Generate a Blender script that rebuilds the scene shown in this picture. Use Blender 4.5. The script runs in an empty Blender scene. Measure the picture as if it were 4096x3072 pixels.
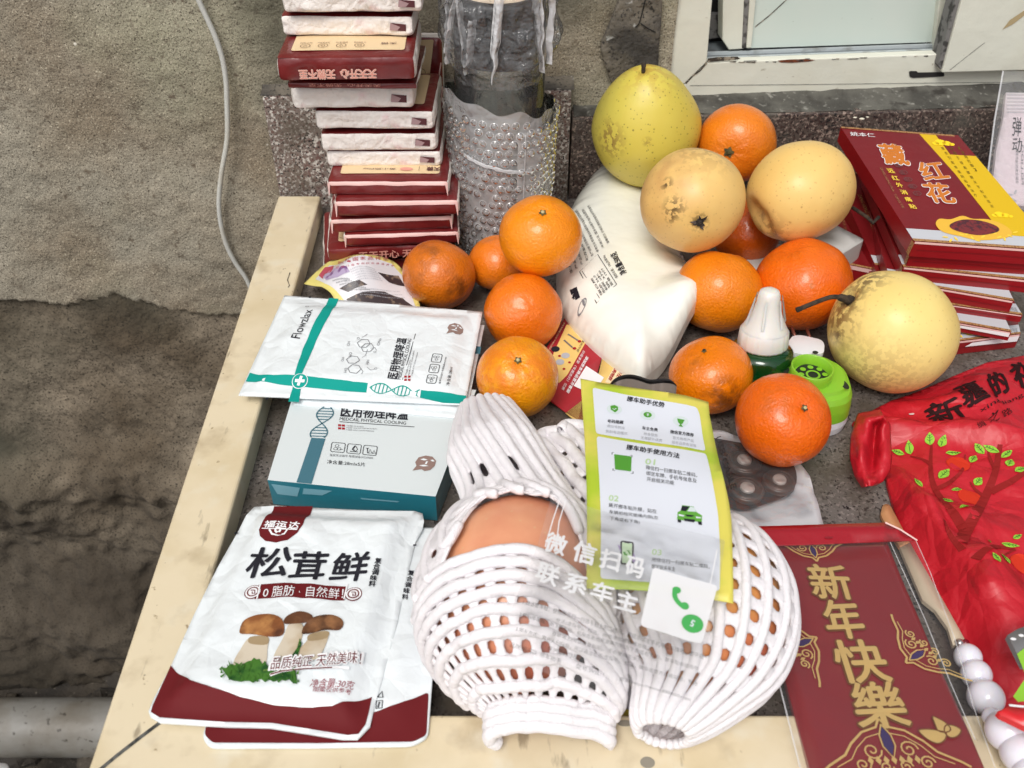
import bpy, bmesh, random, re
from math import *
from mathutils import Vector, Matrix, noise
from mathutils.geometry import tessellate_polygon

# ---------------------------------------------------------------- camera, sky, sun
F, TH, H = 3700.0, radians(40), .49
scene = bpy.context.scene
COL = scene.collection
cam_d = bpy.data.cameras.new('camera'); cam = bpy.data.objects.new('camera', cam_d); COL.objects.link(cam)
cam.location = (0, 0, H); cam.rotation_euler = (pi/2-TH, 0, 0)
cam_d.sensor_width = 36; cam_d.lens = F/4096*36; cam_d.clip_start = .01; cam_d.clip_end = 200
cam_d.dof.use_dof = True; cam_d.dof.focus_distance = .72; cam_d.dof.aperture_fstop = 14
scene.camera = cam
SUN_EL, SUN_AZ = radians(56), radians(200)      # azimuth the light comes from: behind the camera, a little to its left
world = bpy.data.worlds.new('World'); scene.world = world; world.use_nodes = True
wn = world.node_tree; bg = wn.nodes['Background']
sky = wn.nodes.new('ShaderNodeTexSky'); sky.sky_type = 'NISHITA'; sky.sun_disc = False
sky.sun_elevation = SUN_EL; sky.sun_rotation = SUN_AZ; sky.air_density = 1.0; sky.dust_density = 4.0; sky.ozone_density = .6
hs = wn.nodes.new('ShaderNodeHueSaturation'); hs.inputs['Saturation'].default_value = .22
wn.links.new(sky.outputs[0], hs.inputs['Color']); wn.links.new(hs.outputs[0], bg.inputs[0]); bg.inputs[1].default_value = .115
sun_d = bpy.data.lights.new('sun', 'SUN'); sun = bpy.data.objects.new('sun', sun_d); COL.objects.link(sun)
sun_d.energy = 1.5; sun_d.angle = radians(26); sun_d.color = (1, .96, .9)
sd = Vector((sin(SUN_AZ)*cos(SUN_EL), cos(SUN_AZ)*cos(SUN_EL), sin(SUN_EL)))
sun.rotation_euler = sd.to_track_quat('Z', 'Y').to_euler()
vs = scene.view_settings; vs.view_transform = 'Standard'; vs.look = 'None'; vs.exposure = .2; vs.gamma = 1; vs.use_curve_mapping = False
scene.cycles.max_bounces = 10; scene.cycles.transparent_max_bounces = 24

# ---------------------------------------------------------------- picture geometry helpers
CAM = Vector((0, 0, H))
def ray(u, v):
    x = (u-2048)/F; y = -(v-1536)/F
    return Vector((x, cos(TH)+y*sin(TH), -sin(TH)+y*cos(TH)))
def atz(u, v, z):
    r = ray(u, v); return CAM+r*((z-H)/r.z)
def aty(u, v, a, b=0):                      # on the upright plane Y = a + b*X
    r = ray(u, v); return CAM+r*(a/(r.y-b*r.x))
def atd(u, v, d):                           # at distance d along the viewing direction
    return CAM+ray(u, v)*d
def depth(p): return p[1]*cos(TH)+(H-p[2])*sin(TH)
def nz(x, y, z=0, s=1.0): return noise.noise(Vector((x*s, y*s, z)))
def lerp(a, b, t): return a+(b-a)*t
def smooth(e0, e1, x):
    t = max(0, min(1, (x-e0)/(e1-e0))); return t*t*(3-2*t)

# ---------------------------------------------------------------- materials
def S(r, g, b, k=1.0):
    f = lambda c: (c/255/12.92 if c/255 <= .04045 else ((c/255+.055)/1.055)**2.4)*k
    return (f(r), f(g), f(b), 1)
MATS = {}
def mat(name, col, rough=.5, spec=.5, bump=None, var=None, metal=0, coat=0, emit=None, sss=0, trans=0):
    """bump = [(scale, strength)], var = [(scale, colour, low, high)] noise-masked colour layers"""
    if name in MATS: return MATS[name]
    m = bpy.data.materials.new(name); m.use_nodes = True; nt = m.node_tree; N = nt.nodes; L = nt.links
    p = N['Principled BSDF']; p.inputs['Roughness'].default_value = rough; p.inputs['Metallic'].default_value = metal
    p.inputs['Specular IOR Level'].default_value = spec; p.inputs['Coat Weight'].default_value = coat; p.inputs['Coat Roughness'].default_value = .12
    if sss: p.inputs['Subsurface Weight'].default_value = sss; p.inputs['Subsurface Radius'].default_value = (.01, .006, .003); p.inputs['Subsurface Scale'].default_value = .6
    if trans: p.inputs['Transmission Weight'].default_value = trans
    tc = N.new('ShaderNodeTexCoord'); src = None
    rgb = N.new('ShaderNodeRGB'); rgb.outputs[0].default_value = col; src = rgb.outputs[0]
    for i, (sc, c2, lo, hi) in enumerate(var or []):
        tx = N.new('ShaderNodeTexNoise'); tx.inputs['Scale'].default_value = sc; tx.inputs['Detail'].default_value = 5
        mp = N.new('ShaderNodeMapping'); mp.inputs['Location'].default_value = (i*3.1, i*1.7, i*.9)
        L.new(tc.outputs['Object'], mp.inputs[0]); L.new(mp.outputs[0], tx.inputs['Vector'])
        mr = N.new('ShaderNodeMapRange'); mr.inputs[1].default_value = lo; mr.inputs[2].default_value = hi
        L.new(tx.outputs[0], mr.inputs[0])
        mx = N.new('ShaderNodeMix'); mx.data_type = 'RGBA'; mx.inputs[7].default_value = c2
        L.new(mr.outputs[0], mx.inputs[0]); L.new(src, mx.inputs[6]); src = mx.outputs[2]
    L.new(src, p.inputs['Base Color'])
    nrm = None
    for sc, st in bump or []:
        tx = N.new('ShaderNodeTexNoise'); tx.inputs['Scale'].default_value = sc; tx.inputs['Detail'].default_value = 3
        L.new(tc.outputs['Object'], tx.inputs['Vector'])
        b = N.new('ShaderNodeBump'); b.inputs['Strength'].default_value = st; b.inputs['Distance'].default_value = .6/sc
        L.new(tx.outputs[0], b.inputs['Height'])
        if nrm: L.new(nrm, b.inputs['Normal'])
        nrm = b.outputs[0]
    if nrm: L.new(nrm, p.inputs['Normal'])
    MATS[name] = m; m['tail'] = 1
    return m
def base_sock(m): return m.node_tree.nodes['Principled BSDF'].inputs['Base Color']
def layer(m, fac_socket, col):              # one more colour layer over the base colour
    L = m.node_tree.links; bs = base_sock(m); old = bs.links[0].from_socket
    mx = m.node_tree.nodes.new('ShaderNodeMix'); mx.data_type = 'RGBA'; mx.inputs[7].default_value = col
    L.new(fac_socket, mx.inputs[0]); L.new(old, mx.inputs[6]); L.new(mx.outputs[2], bs)
def vor_mask(m, scale, lo, hi, rand=1, feature='F1'):
    N = m.node_tree.nodes; L = m.node_tree.links
    tc = N.new('ShaderNodeTexCoord'); v = N.new('ShaderNodeTexVoronoi'); v.inputs['Scale'].default_value = scale; v.feature = feature
    v.inputs['Randomness'].default_value = rand
    L.new(tc.outputs['Object'], v.inputs['Vector'])
    mr = N.new('ShaderNodeMapRange'); mr.inputs[1].default_value = lo; mr.inputs[2].default_value = hi; mr.inputs[3].default_value = 1; mr.inputs[4].default_value = 0
    L.new(v.outputs['Distance'], mr.inputs[0]); return mr.outputs[0]
def noise_mask(m, scale, lo, hi, off=0, detail=4, stretch=None, rot=None):
    N = m.node_tree.nodes; L = m.node_tree.links
    tc = N.new('ShaderNodeTexCoord'); mp = N.new('ShaderNodeMapping'); mp.inputs['Location'].default_value = (off, off*.7, off*.3)
    if stretch: mp.inputs['Scale'].default_value = stretch
    if rot: mp.inputs['Rotation'].default_value = rot
    tx = N.new('ShaderNodeTexNoise'); tx.inputs['Scale'].default_value = scale; tx.inputs['Detail'].default_value = detail
    L.new(tc.outputs['Object'], mp.inputs[0]); L.new(mp.outputs[0], tx.inputs['Vector'])
    mr = N.new('ShaderNodeMapRange'); mr.inputs[1].default_value = lo; mr.inputs[2].default_value = hi
    L.new(tx.outputs[0], mr.inputs[0]); return mr.outputs[0]
def point_mask(m, pt, r0, r1):              # 1 inside r0 of an object-space point, 0 beyond r1
    N = m.node_tree.nodes; L = m.node_tree.links
    tc = N.new('ShaderNodeTexCoord'); d = N.new('ShaderNodeVectorMath'); d.operation = 'DISTANCE'; d.inputs[1].default_value = pt
    L.new(tc.outputs['Object'], d.inputs[0])
    mr = N.new('ShaderNodeMapRange'); mr.inputs[1].default_value = r0; mr.inputs[2].default_value = r1; mr.inputs[3].default_value = 1; mr.inputs[4].default_value = 0
    L.new(d.outputs['Value'], mr.inputs[0]); return mr.outputs[0]
def mul(m, a, b, k=1.0):
    n = m.node_tree.nodes.new('ShaderNodeMath'); n.operation = 'MULTIPLY'; m.node_tree.links.new(a, n.inputs[0])
    if isinstance(b, (int, float)): n.inputs[1].default_value = b
    else: m.node_tree.links.new(b, n.inputs[1])
    return n.outputs[0] if k == 1 else mul(m, n.outputs[0], k)
def crease(m, scale, strength, dist=.5, targets=None):   # sharp random fold lines, as in crumpled film
    N = m.node_tree.nodes; L = m.node_tree.links; tc = N.new('ShaderNodeTexCoord')
    nz_ = N.new('ShaderNodeTexNoise'); nz_.inputs['Scale'].default_value = scale*.7; nz_.inputs['Detail'].default_value = 2; L.new(tc.outputs['Object'], nz_.inputs['Vector'])
    ad = N.new('ShaderNodeVectorMath'); ad.operation = 'MULTIPLY_ADD'; ad.inputs[1].default_value = (dist*1.6/scale,)*3; L.new(nz_.outputs['Color'], ad.inputs[0]); L.new(tc.outputs['Object'], ad.inputs[2])
    last = None
    for k, q in ((1, 1), (2.7, .5)):
        v = N.new('ShaderNodeTexVoronoi'); v.inputs['Scale'].default_value = scale*k; v.feature = 'DISTANCE_TO_EDGE'; L.new(ad.outputs[0], v.inputs['Vector'])
        b = N.new('ShaderNodeBump'); b.inputs['Strength'].default_value = strength*q; b.inputs['Distance'].default_value = .5/(scale*k); L.new(v.outputs['Distance'], b.inputs['Height'])
        if last: L.new(last, b.inputs['Normal'])
        last = b.outputs[0]
    for n in [n for n in N if n.type in ('BSDF_PRINCIPLED', 'BSDF_GLOSSY', 'BSDF_ANISOTROPIC')]:
        old = n.inputs['Normal'].links
        if old and old[0].from_node.type == 'BUMP':
            b0 = old[0].from_node
            if not b0.inputs['Normal'].links: L.new(last, b0.inputs['Normal'])
            else:
                w = b0
                while w.inputs['Normal'].links and w.inputs['Normal'].links[0].from_node.type == 'BUMP': w = w.inputs['Normal'].links[0].from_node
                if w.outputs[0] is not last and w.name not in [x.name for x in N if x.outputs and x.outputs[0] == last]: L.new(last, w.inputs['Normal'])
        else: L.new(last, n.inputs['Normal'])
    return m
def clear(name, white=.12, rough=.12, tint=(1, 1, 1, 1), bump=None, gloss=1.0, body=(.85, .85, .87, 1)):
    """thin clear plastic: mostly see-through, with a glossy skin and a little milkiness"""
    if name in MATS: return MATS[name]
    m = bpy.data.materials.new(name); m.use_nodes = True; nt = m.node_tree; N = nt.nodes; L = nt.links
    out = N['Material Output']; p = N['Principled BSDF']; p.inputs['Base Color'].default_value = body; p.inputs['Roughness'].default_value = rough
    t = N.new('ShaderNodeBsdfTransparent'); t.inputs[0].default_value = tint
    g = N.new('ShaderNodeBsdfGlossy'); g.inputs['Roughness'].default_value = rough
    fr = N.new('ShaderNodeFresnel'); fr.inputs[0].default_value = 1.45
    fm = N.new('ShaderNodeMath'); fm.operation = 'MULTIPLY'; fm.inputs[1].default_value = gloss; L.new(fr.outputs[0], fm.inputs[0])
    m1 = N.new('ShaderNodeMixShader'); m1.inputs[0].default_value = white; L.new(t.outputs[0], m1.inputs[1]); L.new(p.outputs[0], m1.inputs[2])
    m2 = N.new('ShaderNodeMixShader'); L.new(fm.outputs[0], m2.inputs[0]); L.new(m1.outputs[0], m2.inputs[1]); L.new(g.outputs[0], m2.inputs[2])
    L.new(m2.outputs[0], out.inputs[0])
    if bump:
        tc = N.new('ShaderNodeTexCoord'); tx = N.new('ShaderNodeTexNoise'); tx.inputs['Scale'].default_value = bump[0]; tx.inputs['Detail'].default_value = 3
        b = N.new('ShaderNodeBump'); b.inputs['Strength'].default_value = bump[1]; b.inputs['Distance'].default_value = .8/bump[0]
        L.new(tc.outputs['Object'], tx.inputs['Vector']); L.new(tx.outputs[0], b.inputs['Height'])
        for n in (p, g, fr): L.new(b.outputs[0], n.inputs['Normal'])
    MATS[name] = m; return m
def flat(name, r, g, b, rough=.55, k=1.0, **kw):
    if re.search('ink|print|grey_print|navy|olive|maroon', name) and 'tissue' not in name: rough = max(rough, .7); kw.setdefault('spec', .2)
    return mat(name, S(r, g, b, k), rough, **kw)

# ---------------------------------------------------------------- objects
def wloc(o):
    v = Vector((0, 0, 0))
    while o: v += o.location; o = o.parent
    return v
def tag(o, label=None, cat=None, group=None, kind=None):
    if label: o['label'] = label
    if cat: o['category'] = cat
    if group: o['group'] = group
    if kind: o['kind'] = kind
    return o
def thing(name, loc, label, cat, group=None):
    o = bpy.data.objects.new(name, None); o.empty_display_size = .01; COL.objects.link(o); o.location = loc
    return tag(o, label, cat, group)

class Surf:
    """a plane frame with a height field; pixels of the photo are projected onto it"""
    def __init__(s, O, X, Y, h=None):
        s.O = Vector(O); s.X = Vector(X).normalized(); s.N = s.X.cross(Vector(Y)).normalized(); s.Y = s.N.cross(s.X); s.h = h or (lambda a, b: 0); s.flat = h is None
    def pt(s, a, b, off=0): return s.O+s.X*a+s.Y*b+s.N*(s.h(a, b)+off)
    def px(s, u, v):
        r = ray(u, v); rn = r.dot(s.N); c0 = (s.O-CAM).dot(s.N)
        def q(hh):
            P = CAM+r*((c0+hh)/rn); return (P-s.O).dot(s.X), (P-s.O).dot(s.Y)
        if s.flat: return q(0)
        f = lambda hh: hh-s.h(*q(hh))
        sg = -1 if c0 > 0 else 1                      # march from the camera side
        hi, lo, n = .075*sg, -.02*sg, 26; h0 = hi; f0 = f(h0)
        for i in range(1, n+1):
            h1 = lerp(hi, lo, i/n); f1 = f(h1)
            if (f0 > 0) != (f1 > 0): break
            h0, f0 = h1, f1
        else: return q(s.h(*q(0)))
        for _ in range(12):
            m = (h0+h1)/2; fm = f(m)
            if (fm > 0) == (f0 > 0): h0 = m
            else: h1 = m
        return q((h0+h1)/2)
def hsurf(z0, h=None): return Surf((0, 0, z0), (1, 0, 0), (0, 1, 0), h)
def psurf(p0, p1, p2, h=None):              # plane through three (u, v, z): origin, +X side, +Y side
    a, b, c = [q if isinstance(q, Vector) else atz(*q) for q in (p0, p1, p2)]
    s = Surf(a, b-a, c-a, h)
    return s
def pdist(pts):                             # distance inside a polygon
    es = [(pts[i], pts[(i+1) % len(pts)]) for i in range(len(pts))]
    def d(x, y):
        m = 9e9; ins = False
        for (ax, ay), (bx, by) in es:
            dx, dy = bx-ax, by-ay; q = dx*dx+dy*dy or 1e-12
            t = max(0, min(1, ((x-ax)*dx+(y-ay)*dy)/q)); m = min(m, hypot(x-ax-t*dx, y-ay-t*dy))
            if (ay > y) != (by > y) and x < ax+(y-ay)*dx/(dy or 1e-12): ins = not ins
        return m if ins else -m
    return d
def rounded(pts, r, n=5):                   # round the corners of a polygon (same units as pts)
    out = []; k = len(pts)
    for i in range(k):
        p = Vector(pts[i]).to_2d() if len(pts[i]) > 2 else Vector(pts[i]); a = Vector(pts[i-1]); b = Vector(pts[(i+1) % k])
        ra = min(r, (a-p).length*.45); rb = min(r, (b-p).length*.45)
        p0 = p+(a-p).normalized()*ra; p1 = p+(b-p).normalized()*rb
        for j in range(n+1):
            t = j/n; out.append(tuple((1-t)**2*p0+2*t*(1-t)*p+t*t*p1))
    return out
def spline(pts, n=6, closed=False):
    P = [Vector(p) for p in pts]; out = []; k = len(P)
    for i in range(k if closed else k-1):
        p0 = P[(i-1) % k] if closed or i else P[0]; p1 = P[i]; p2 = P[(i+1) % k]; p3 = P[(i+2) % k] if closed or i+2 < k else P[-1]
        for j in range(n):
            t = j/n
            out.append(.5*((2*p1)+(p2-p0)*t+(2*p0-5*p1+4*p2-p3)*t*t+(3*p1-p0-3*p2+p3)*t**3))
    if not closed: out.append(P[-1])
    return out
TXT = {}
def glyphs(body, bold=0.0):
    k = (body, bold)
    if k not in TXT:
        c = bpy.data.curves.new('t', 'FONT'); c.body = body; c.resolution_u = 3; c.offset = bold; c.space_line = 1.0
        if '\n' in body: c.align_x = 'CENTER'
        o = bpy.data.objects.new('t', c); m = bpy.data.meshes.new_from_object(o)
        vv = [(q.co.x, q.co.y) for q in m.vertices]; ff = [tuple(p.vertices) for p in m.polygons]
        bpy.data.meshes.remove(m); bpy.data.objects.remove(o); bpy.data.curves.remove(c)
        x0, x1 = min(a for a, b in vv), max(a for a, b in vv); y0, y1 = min(b for a, b in vv), max(b for a, b in vv)
        TXT[k] = ([((a-x0)/(x1-x0 or 1), (b-y0)/(y1-y0 or 1)) for a, b in vv], ff)
    return TXT[k]

class MB:
    def __init__(s): s.v = []; s.f = []; s.m = []; s.sm = []; s.mats = []
    def mi(s, m):
        if m not in s.mats: s.mats.append(m)
        return s.mats.index(m)
    def add(s, vs, fs, m, smooth=True):
        o = len(s.v); i = s.mi(m); s.v += [Vector(x) for x in vs]
        for f in fs: s.f.append([o+j for j in f]); s.m.append(i); s.sm.append(smooth)
    def grid(s, P, nu, nv, m, cu=False, cv=False, smooth=True, skip=None):
        mu = nu if cu else nu+1; mv = nv if cv else nv+1
        vs = [P(i/nu, j/nv) for j in range(mv) for i in range(mu)]
        fs = [[j*mu+i, j*mu+(i+1) % mu, ((j+1) % mv)*mu+(i+1) % mu, ((j+1) % mv)*mu+i] for j in range(nv) for i in range(nu) if not (skip and skip(i, j))]
        s.add(vs, fs, m, smooth)
    def poly(s, sf, pts, m, off=0, cut=.01, thick=None, px=True, tm=None, smooth=True):
        ab = [sf.px(*p) for p in pts] if px else [tuple(p) for p in pts]
        area = sum(ab[i-1][0]*ab[i][1]-ab[i][0]*ab[i-1][1] for i in range(len(ab)))
        if area < 0: ab = ab[::-1]
        bm = bmesh.new(); vv = [bm.verts.new((a, b, 0)) for a, b in ab]
        try: bm.faces.new(vv)
        except ValueError: bm.free(); return
        for ax in (0, 1):
            if not cut: continue
            lo = min(q[ax] for q in ab); hi = max(q[ax] for q in ab); n = int(floor(lo/cut))
            no = (1, 0, 0) if ax == 0 else (0, 1, 0)
            if cut and hi-lo > cut*.6:
                while n*cut < hi:
                    if n*cut > lo+1e-6:
                        bmesh.ops.bisect_plane(bm, geom=bm.verts[:]+bm.edges[:]+bm.faces[:], dist=1e-7, plane_co=(n*cut, 0, 0) if ax == 0 else (0, n*cut, 0), plane_no=no)
                    n += 1
        bad = [f for f in bm.faces if len(f.verts) > 4]
        if bad: bmesh.ops.triangulate(bm, faces=bad)
        bm.verts.index_update(); o = len(s.v)
        vs = [sf.pt(q.co.x, q.co.y, off) for q in bm.verts]; fs = [[q.index for q in f.verts] for f in bm.faces]
        if thick:
            n = len(vs); th = thick if callable(thick) else (lambda a, b: thick)
            vs += [sf.pt(q.co.x, q.co.y, off-th(q.co.x, q.co.y)) for q in bm.verts]
            bot = [[i+n for i in reversed(f)] for f in fs]; side = []
            for e in bm.edges:
                if len(e.link_faces) == 1:
                    l = e.link_loops[0]; a = l.vert.index; b = l.link_loop_next.vert.index; side.append([b, a, a+n, b+n])
            i0 = s.mi(m); s.v += vs
            for f in fs: s.f.append([o+j for j in f]); s.m.append(i0); s.sm.append(smooth)
            i1 = s.mi(tm or m)
            for f in bot+side: s.f.append([o+j for j in f]); s.m.append(i1); s.sm.append(False)
        else: s.add(vs, fs, m, smooth)
        bm.free()
    def text(s, sf, body, p0, p1, p2, m, off=.0004, bold=0.0, px=True, cut=0):
        """p0 bottom-left, p1 bottom-right, p2 top-left of the ink box; bold is struck several times, slightly shifted"""
        if px: p0, p1, p2 = sf.px(*p0), sf.px(*p1), sf.px(*p2)
        vv, ff = glyphs(body); a0 = Vector(p0); ex = Vector(p1)-a0; ey = Vector(p2)-a0; hh = ey.length
        b = bold*hh if (bold >= .015 and hh > .0032) else 0
        for k, (dx, dy) in enumerate([(0, 0)] if not b else [(b, 0), (-b, 0), (0, b), (0, -b)]+([(b*.7, b*.7), (-b*.7, b*.7), (b*.7, -b*.7), (-b*.7, -b*.7)] if bold > .04 else [])):
            P = [a0+ex*x+ey*y+Vector((dx, dy)) for x, y in vv]; F_ = ff
            if cut:
                bm = bmesh.new(); V_ = [bm.verts.new((q.x, q.y, 0)) for q in P]
                for f in ff:
                    try: bm.faces.new([V_[i] for i in f])
                    except ValueError: pass
                for ax in (0, 1):
                    lo = min(q[ax] for q in P); hi = max(q[ax] for q in P); n = int(floor(lo/cut))+1
                    while n*cut < hi:
                        bmesh.ops.bisect_plane(bm, geom=bm.verts[:]+bm.edges[:]+bm.faces[:], dist=1e-7, plane_co=(n*cut, 0, 0) if ax == 0 else (0, n*cut, 0), plane_no=(1-ax, ax, 0)); n += 1
                bm.verts.index_update(); P = [q.co.to_2d() for q in bm.verts]; F_ = [[q.index for q in f.verts] for f in bm.faces]; bm.free()
            s.add([sf.pt(q.x, q.y, off+k*1e-5) for q in P], F_, m, False)
    def line(s, sf, pts, w, m, off=.0004, px=True, closed=False):
        ab = [Vector(sf.px(*p)) if px else Vector(p) for p in pts]
        if closed: ab.append(ab[0])
        vs = []
        for i, p in enumerate(ab):
            d = (ab[min(i+1, len(ab)-1)]-ab[max(i-1, 0)])
            if closed and i in (0, len(ab)-1): d = ab[1]-ab[-2]
            d = d.normalized() if d.length else Vector((1, 0)); n = Vector((-d.y, d.x))*(w/2)
            for q in (p+n, p-n): vs.append(sf.pt(q.x, q.y, off))
        s.add(vs, [[2*i, 2*i+1, 2*i+3, 2*i+2] for i in range(len(ab)-1)], m, False)
    def disc(s, sf, c, r, m, off=.0004, px=True, ry=None, rot=0, n=24, r0=0):
        c = sf.px(*c) if px else c; ry = ry or r
        P = lambda k, q: sf.pt(c[0]+q*(r*cos(k)*cos(rot)-ry*sin(k)*sin(rot)), c[1]+q*(r*cos(k)*sin(rot)+ry*sin(k)*cos(rot)), off)
        if r0: 
            vs = [P(2*pi*i/n, q) for i in range(n) for q in (r0, 1)]
            s.add(vs, [[2*i, 2*i+1, (2*i+3) % (2*n), (2*i+2) % (2*n)] for i in range(n)], m, False)
        else: s.add([P(2*pi*i/n, 1) for i in range(n)], [list(range(n))], m, False)
    def tube(s, pts, r, m, seg=8, caps=True):
        P = [Vector(p) for p in pts]; n = len(P); R = r if isinstance(r, (list, tuple)) else [r]*n; vs = []; up = Vector((.13, .21, .97))
        for i, p in enumerate(P):
            d = (P[min(i+1, n-1)]-P[max(i-1, 0)]).normalized(); x = d.cross(up); x = x.normalized() if x.length > 1e-4 else Vector((1, 0, 0)); y = d.cross(x); up = -(x.cross(d)) if False else up
            vs += [p+(x*cos(2*pi*k/seg)+y*sin(2*pi*k/seg))*R[i] for k in range(seg)]
        fs = [[i*seg+k, i*seg+(k+1) % seg, (i+1)*seg+(k+1) % seg, (i+1)*seg+k] for i in range(n-1) for k in range(seg)]
        if caps: fs += [list(range(seg))[::-1], [(n-1)*seg+k for k in range(seg)]]
        s.add(vs, fs, m)
    def lathe(s, prof, m, c=(0, 0, 0), ax=None, seg=32, rf=None):
        """profile of (radius, height) turned about axis ax through c; rf(angle, height) scales the radius"""
        A = Vector(ax or (0, 0, 1)).normalized(); X = A.orthogonal().normalized() if abs(A.z) < .999 else Vector((1, 0, 0)); Y = A.cross(X); c = Vector(c); vs = []
        for r, h in prof:
            for k in range(seg):
                t = 2*pi*k/seg; q = r*(rf(t, h) if rf else 1); vs.append(c+A*h+(X*cos(t)+Y*sin(t))*q)
        n = len(prof)
        s.add(vs, [[i*seg+k, i*seg+(k+1) % seg, (i+1)*seg+(k+1) % seg, (i+1)*seg+k] for i in range(n-1) for k in range(seg)], m)
    def ball(s, c, r, m, n=16, sc=(1, 1, 1)):
        c = Vector(c)
        s.grid(lambda a, b: c+Vector((r*sc[0]*cos(2*pi*a)*sin(pi*b), r*sc[1]*sin(2*pi*a)*sin(pi*b), -r*sc[2]*cos(pi*b))), n, n//2, m, cu=True)
    def prism(s, top, dz, m, mside=None, bev=0):
        """closed solid below a planar polygon of 3D points; dz a vector"""
        n = len(top); T = [Vector(p) for p in top]; B = [p+Vector(dz) for p in T]; i0 = len(s.v)
        s.v += T+B; a = s.mi(m); b = s.mi(mside or m)
        for f, k in [(list(range(n)), a), (list(range(2*n-1, n-1, -1)), b)]+[([j, j+n, (j+1) % n+n, (j+1) % n], b) for j in range(n)]:
            s.f.append([i0+j for j in f]); s.m.append(k); s.sm.append(False)
    def box(s, p0, p1, m):
        (x0, y0, z0), (x1, y1, z1) = p0, p1
        s.prism([(x0, y0, z1), (x1, y0, z1), (x1, y1, z1), (x0, y1, z1)], (0, 0, z0-z1), m)
    def build(s, name, parent=None, label=None, cat=None, group=None, kind=None, origin=None, mods=(), fix=True):
        me = bpy.data.meshes.new(name)
        if origin is None:
            if parent: origin = wloc(parent)
            else:
                xs = [q.x for q in s.v]; ys = [q.y for q in s.v]; origin = Vector(((min(xs)+max(xs))/2, (min(ys)+max(ys))/2, min(q.z for q in s.v)))
        origin = Vector(origin)
        me.from_pydata([q-origin for q in s.v], [], s.f)
        for m in s.mats: me.materials.append(m)
        me.polygons.foreach_set('material_index', s.m); me.polygons.foreach_set('use_smooth', s.sm); me.update()
        if fix and fix != 'no':
            pass
        o = bpy.data.objects.new(name, me); COL.objects.link(o)
        if parent: o.parent = parent; o.location = origin-wloc(parent)
        else: o.location = origin
        for k, kw in mods:
            md = o.modifiers.new(k.lower(), k)
            for a, b in kw.items(): setattr(md, a, b)
        return tag(o, label, cat, group, kind)
BEV = lambda w, n=2: ('BEVEL', dict(width=w, segments=n, limit_method='ANGLE', angle_limit=radians(40)))
# ================================================================ SETTING
def interp(xs, x):
    if x <= xs[0][0]: return xs[0][1]
    for (a, b), (c, d) in zip(xs, xs[1:]):
        if x <= c: return lerp(b, d, (x-a)/(c-a))
    return xs[-1][1]
WY = lambda x: .915+.07*x
FLOOR = -.78
# ground
m_dirt = flat('dirt', 84, 76, 66, .95, k=.8, bump=[(60, .6), (300, .5)], var=[(9, S(50, 46, 42), .4, .65), (120, S(120, 112, 100), .62, .75)])
g = MB(); g.grid(lambda a, b: Vector((-6+12*a, -7+8.2*b, FLOOR)), 60, 40, m_dirt); g.build('ground', kind='structure', origin=(0, 0, FLOOR))
g = MB(); random.seed(4)
for i in range(150):
    x = random.uniform(-.95, .1); y = random.uniform(.45, .93)**1.0; r = random.uniform(.006, .03)*(1.5 if y > .8 else 1)
    sd = random.random()*50
    g.grid(lambda a, b: Vector((x, y, FLOOR+r*.3))+Vector((cos(2*pi*a)*sin(pi*b), sin(2*pi*a)*sin(pi*b), -cos(pi*b)*.7))*r*(1+.5*noise.noise(Vector((cos(2*pi*a)*2+sd, sin(2*pi*a)*2, b*3)))), 9, 6, m_dirt, cu=True, smooth=False)
g.build('rubble', kind='stuff', label='dark rubble and dirt at the foot of the wall')

# wall
wall = thing('masonry_wall', (-.2, .9, FLOOR), 'rough grey rendered wall behind the counter, with shade painted darker towards the ground', 'wall')
m_pl = flat('render_coat', 174, 166, 149, .95, k=.83, bump=[(28, .25), (420, .9)],
            var=[(7, S(146, 132, 112, .9), .42, .62), (4, S(166, 162, 138, .9), .5, .7), (720, S(84, 75, 62, .8), .54, .66), (620, S(204, 194, 172, .95), .58, .70), (130, S(120, 108, 92, .85), .6, .72)])
layer(m_pl, vor_mask(m_pl, 24, .035, .05), S(228, 222, 208))
layer(m_pl, noise_mask(m_pl, 3.2, .56, .7, 5.2), S(92, 88, 74, .8))
m_lo = flat('old_masonry', 168, 154, 134, .97, k=.78, bump=[(18, .35), (260, .7)],
            var=[(6, S(108, 94, 76, .75), .4, .62), (420, S(60, 52, 42, .7), .55, .66), (3, S(84, 80, 66, .7), .5, .66)])
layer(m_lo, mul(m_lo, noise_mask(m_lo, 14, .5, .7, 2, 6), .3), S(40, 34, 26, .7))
EDGE = [(-.75, -.11), (-.59, -.113), (-.52, -.128), (-.46, -.118), (-.41, -.137), (-.36, -.157), (-.28, -.155), (.2, -.15)]
def wallp(x, z):
    e = interp(EDGE, x)+.008*nz(x, z, 3, 30)+.004*nz(x, z, 7, 110)
    k = smooth(e+.0025, e-.0025, z)
    y = WY(x)+.006*nz(x, z, 1, 9)+.0014*nz(x, z, 2, 60)+.0007*nz(x, z, 9, 240)
    q_ = x*.82+z*.57; al = x*.57-z*.82; y += k*(.004+.006*nz(x, z, 4, 10)+.0028*noise.noise(Vector((q_*150, al*5, 5)))+.0016*noise.noise(Vector((q_*330, al*9, 2))))
    lo = smooth(-.33, -.42, z); y += lo*(-.02+.035*nz(x, z, 6, 6)+.014*nz(x, z, 8, 16)+.008*nz(x, z, 11, 50))-smooth(-.5, -.78, z)*.06
    if z > -.1: y += .004*exp(-((x+.345)**2+(z-.33)**2)/.00002)*2
    return Vector((x, y, z)), k
X0, X1, X2 = -.75, .01, .162
xs = [-2.4, -1.8, -1.3, -1.0]+[lerp(X0, X1, i/300) for i in range(301)]+[.03, .05, .08, .1, .13, .162]
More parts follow.
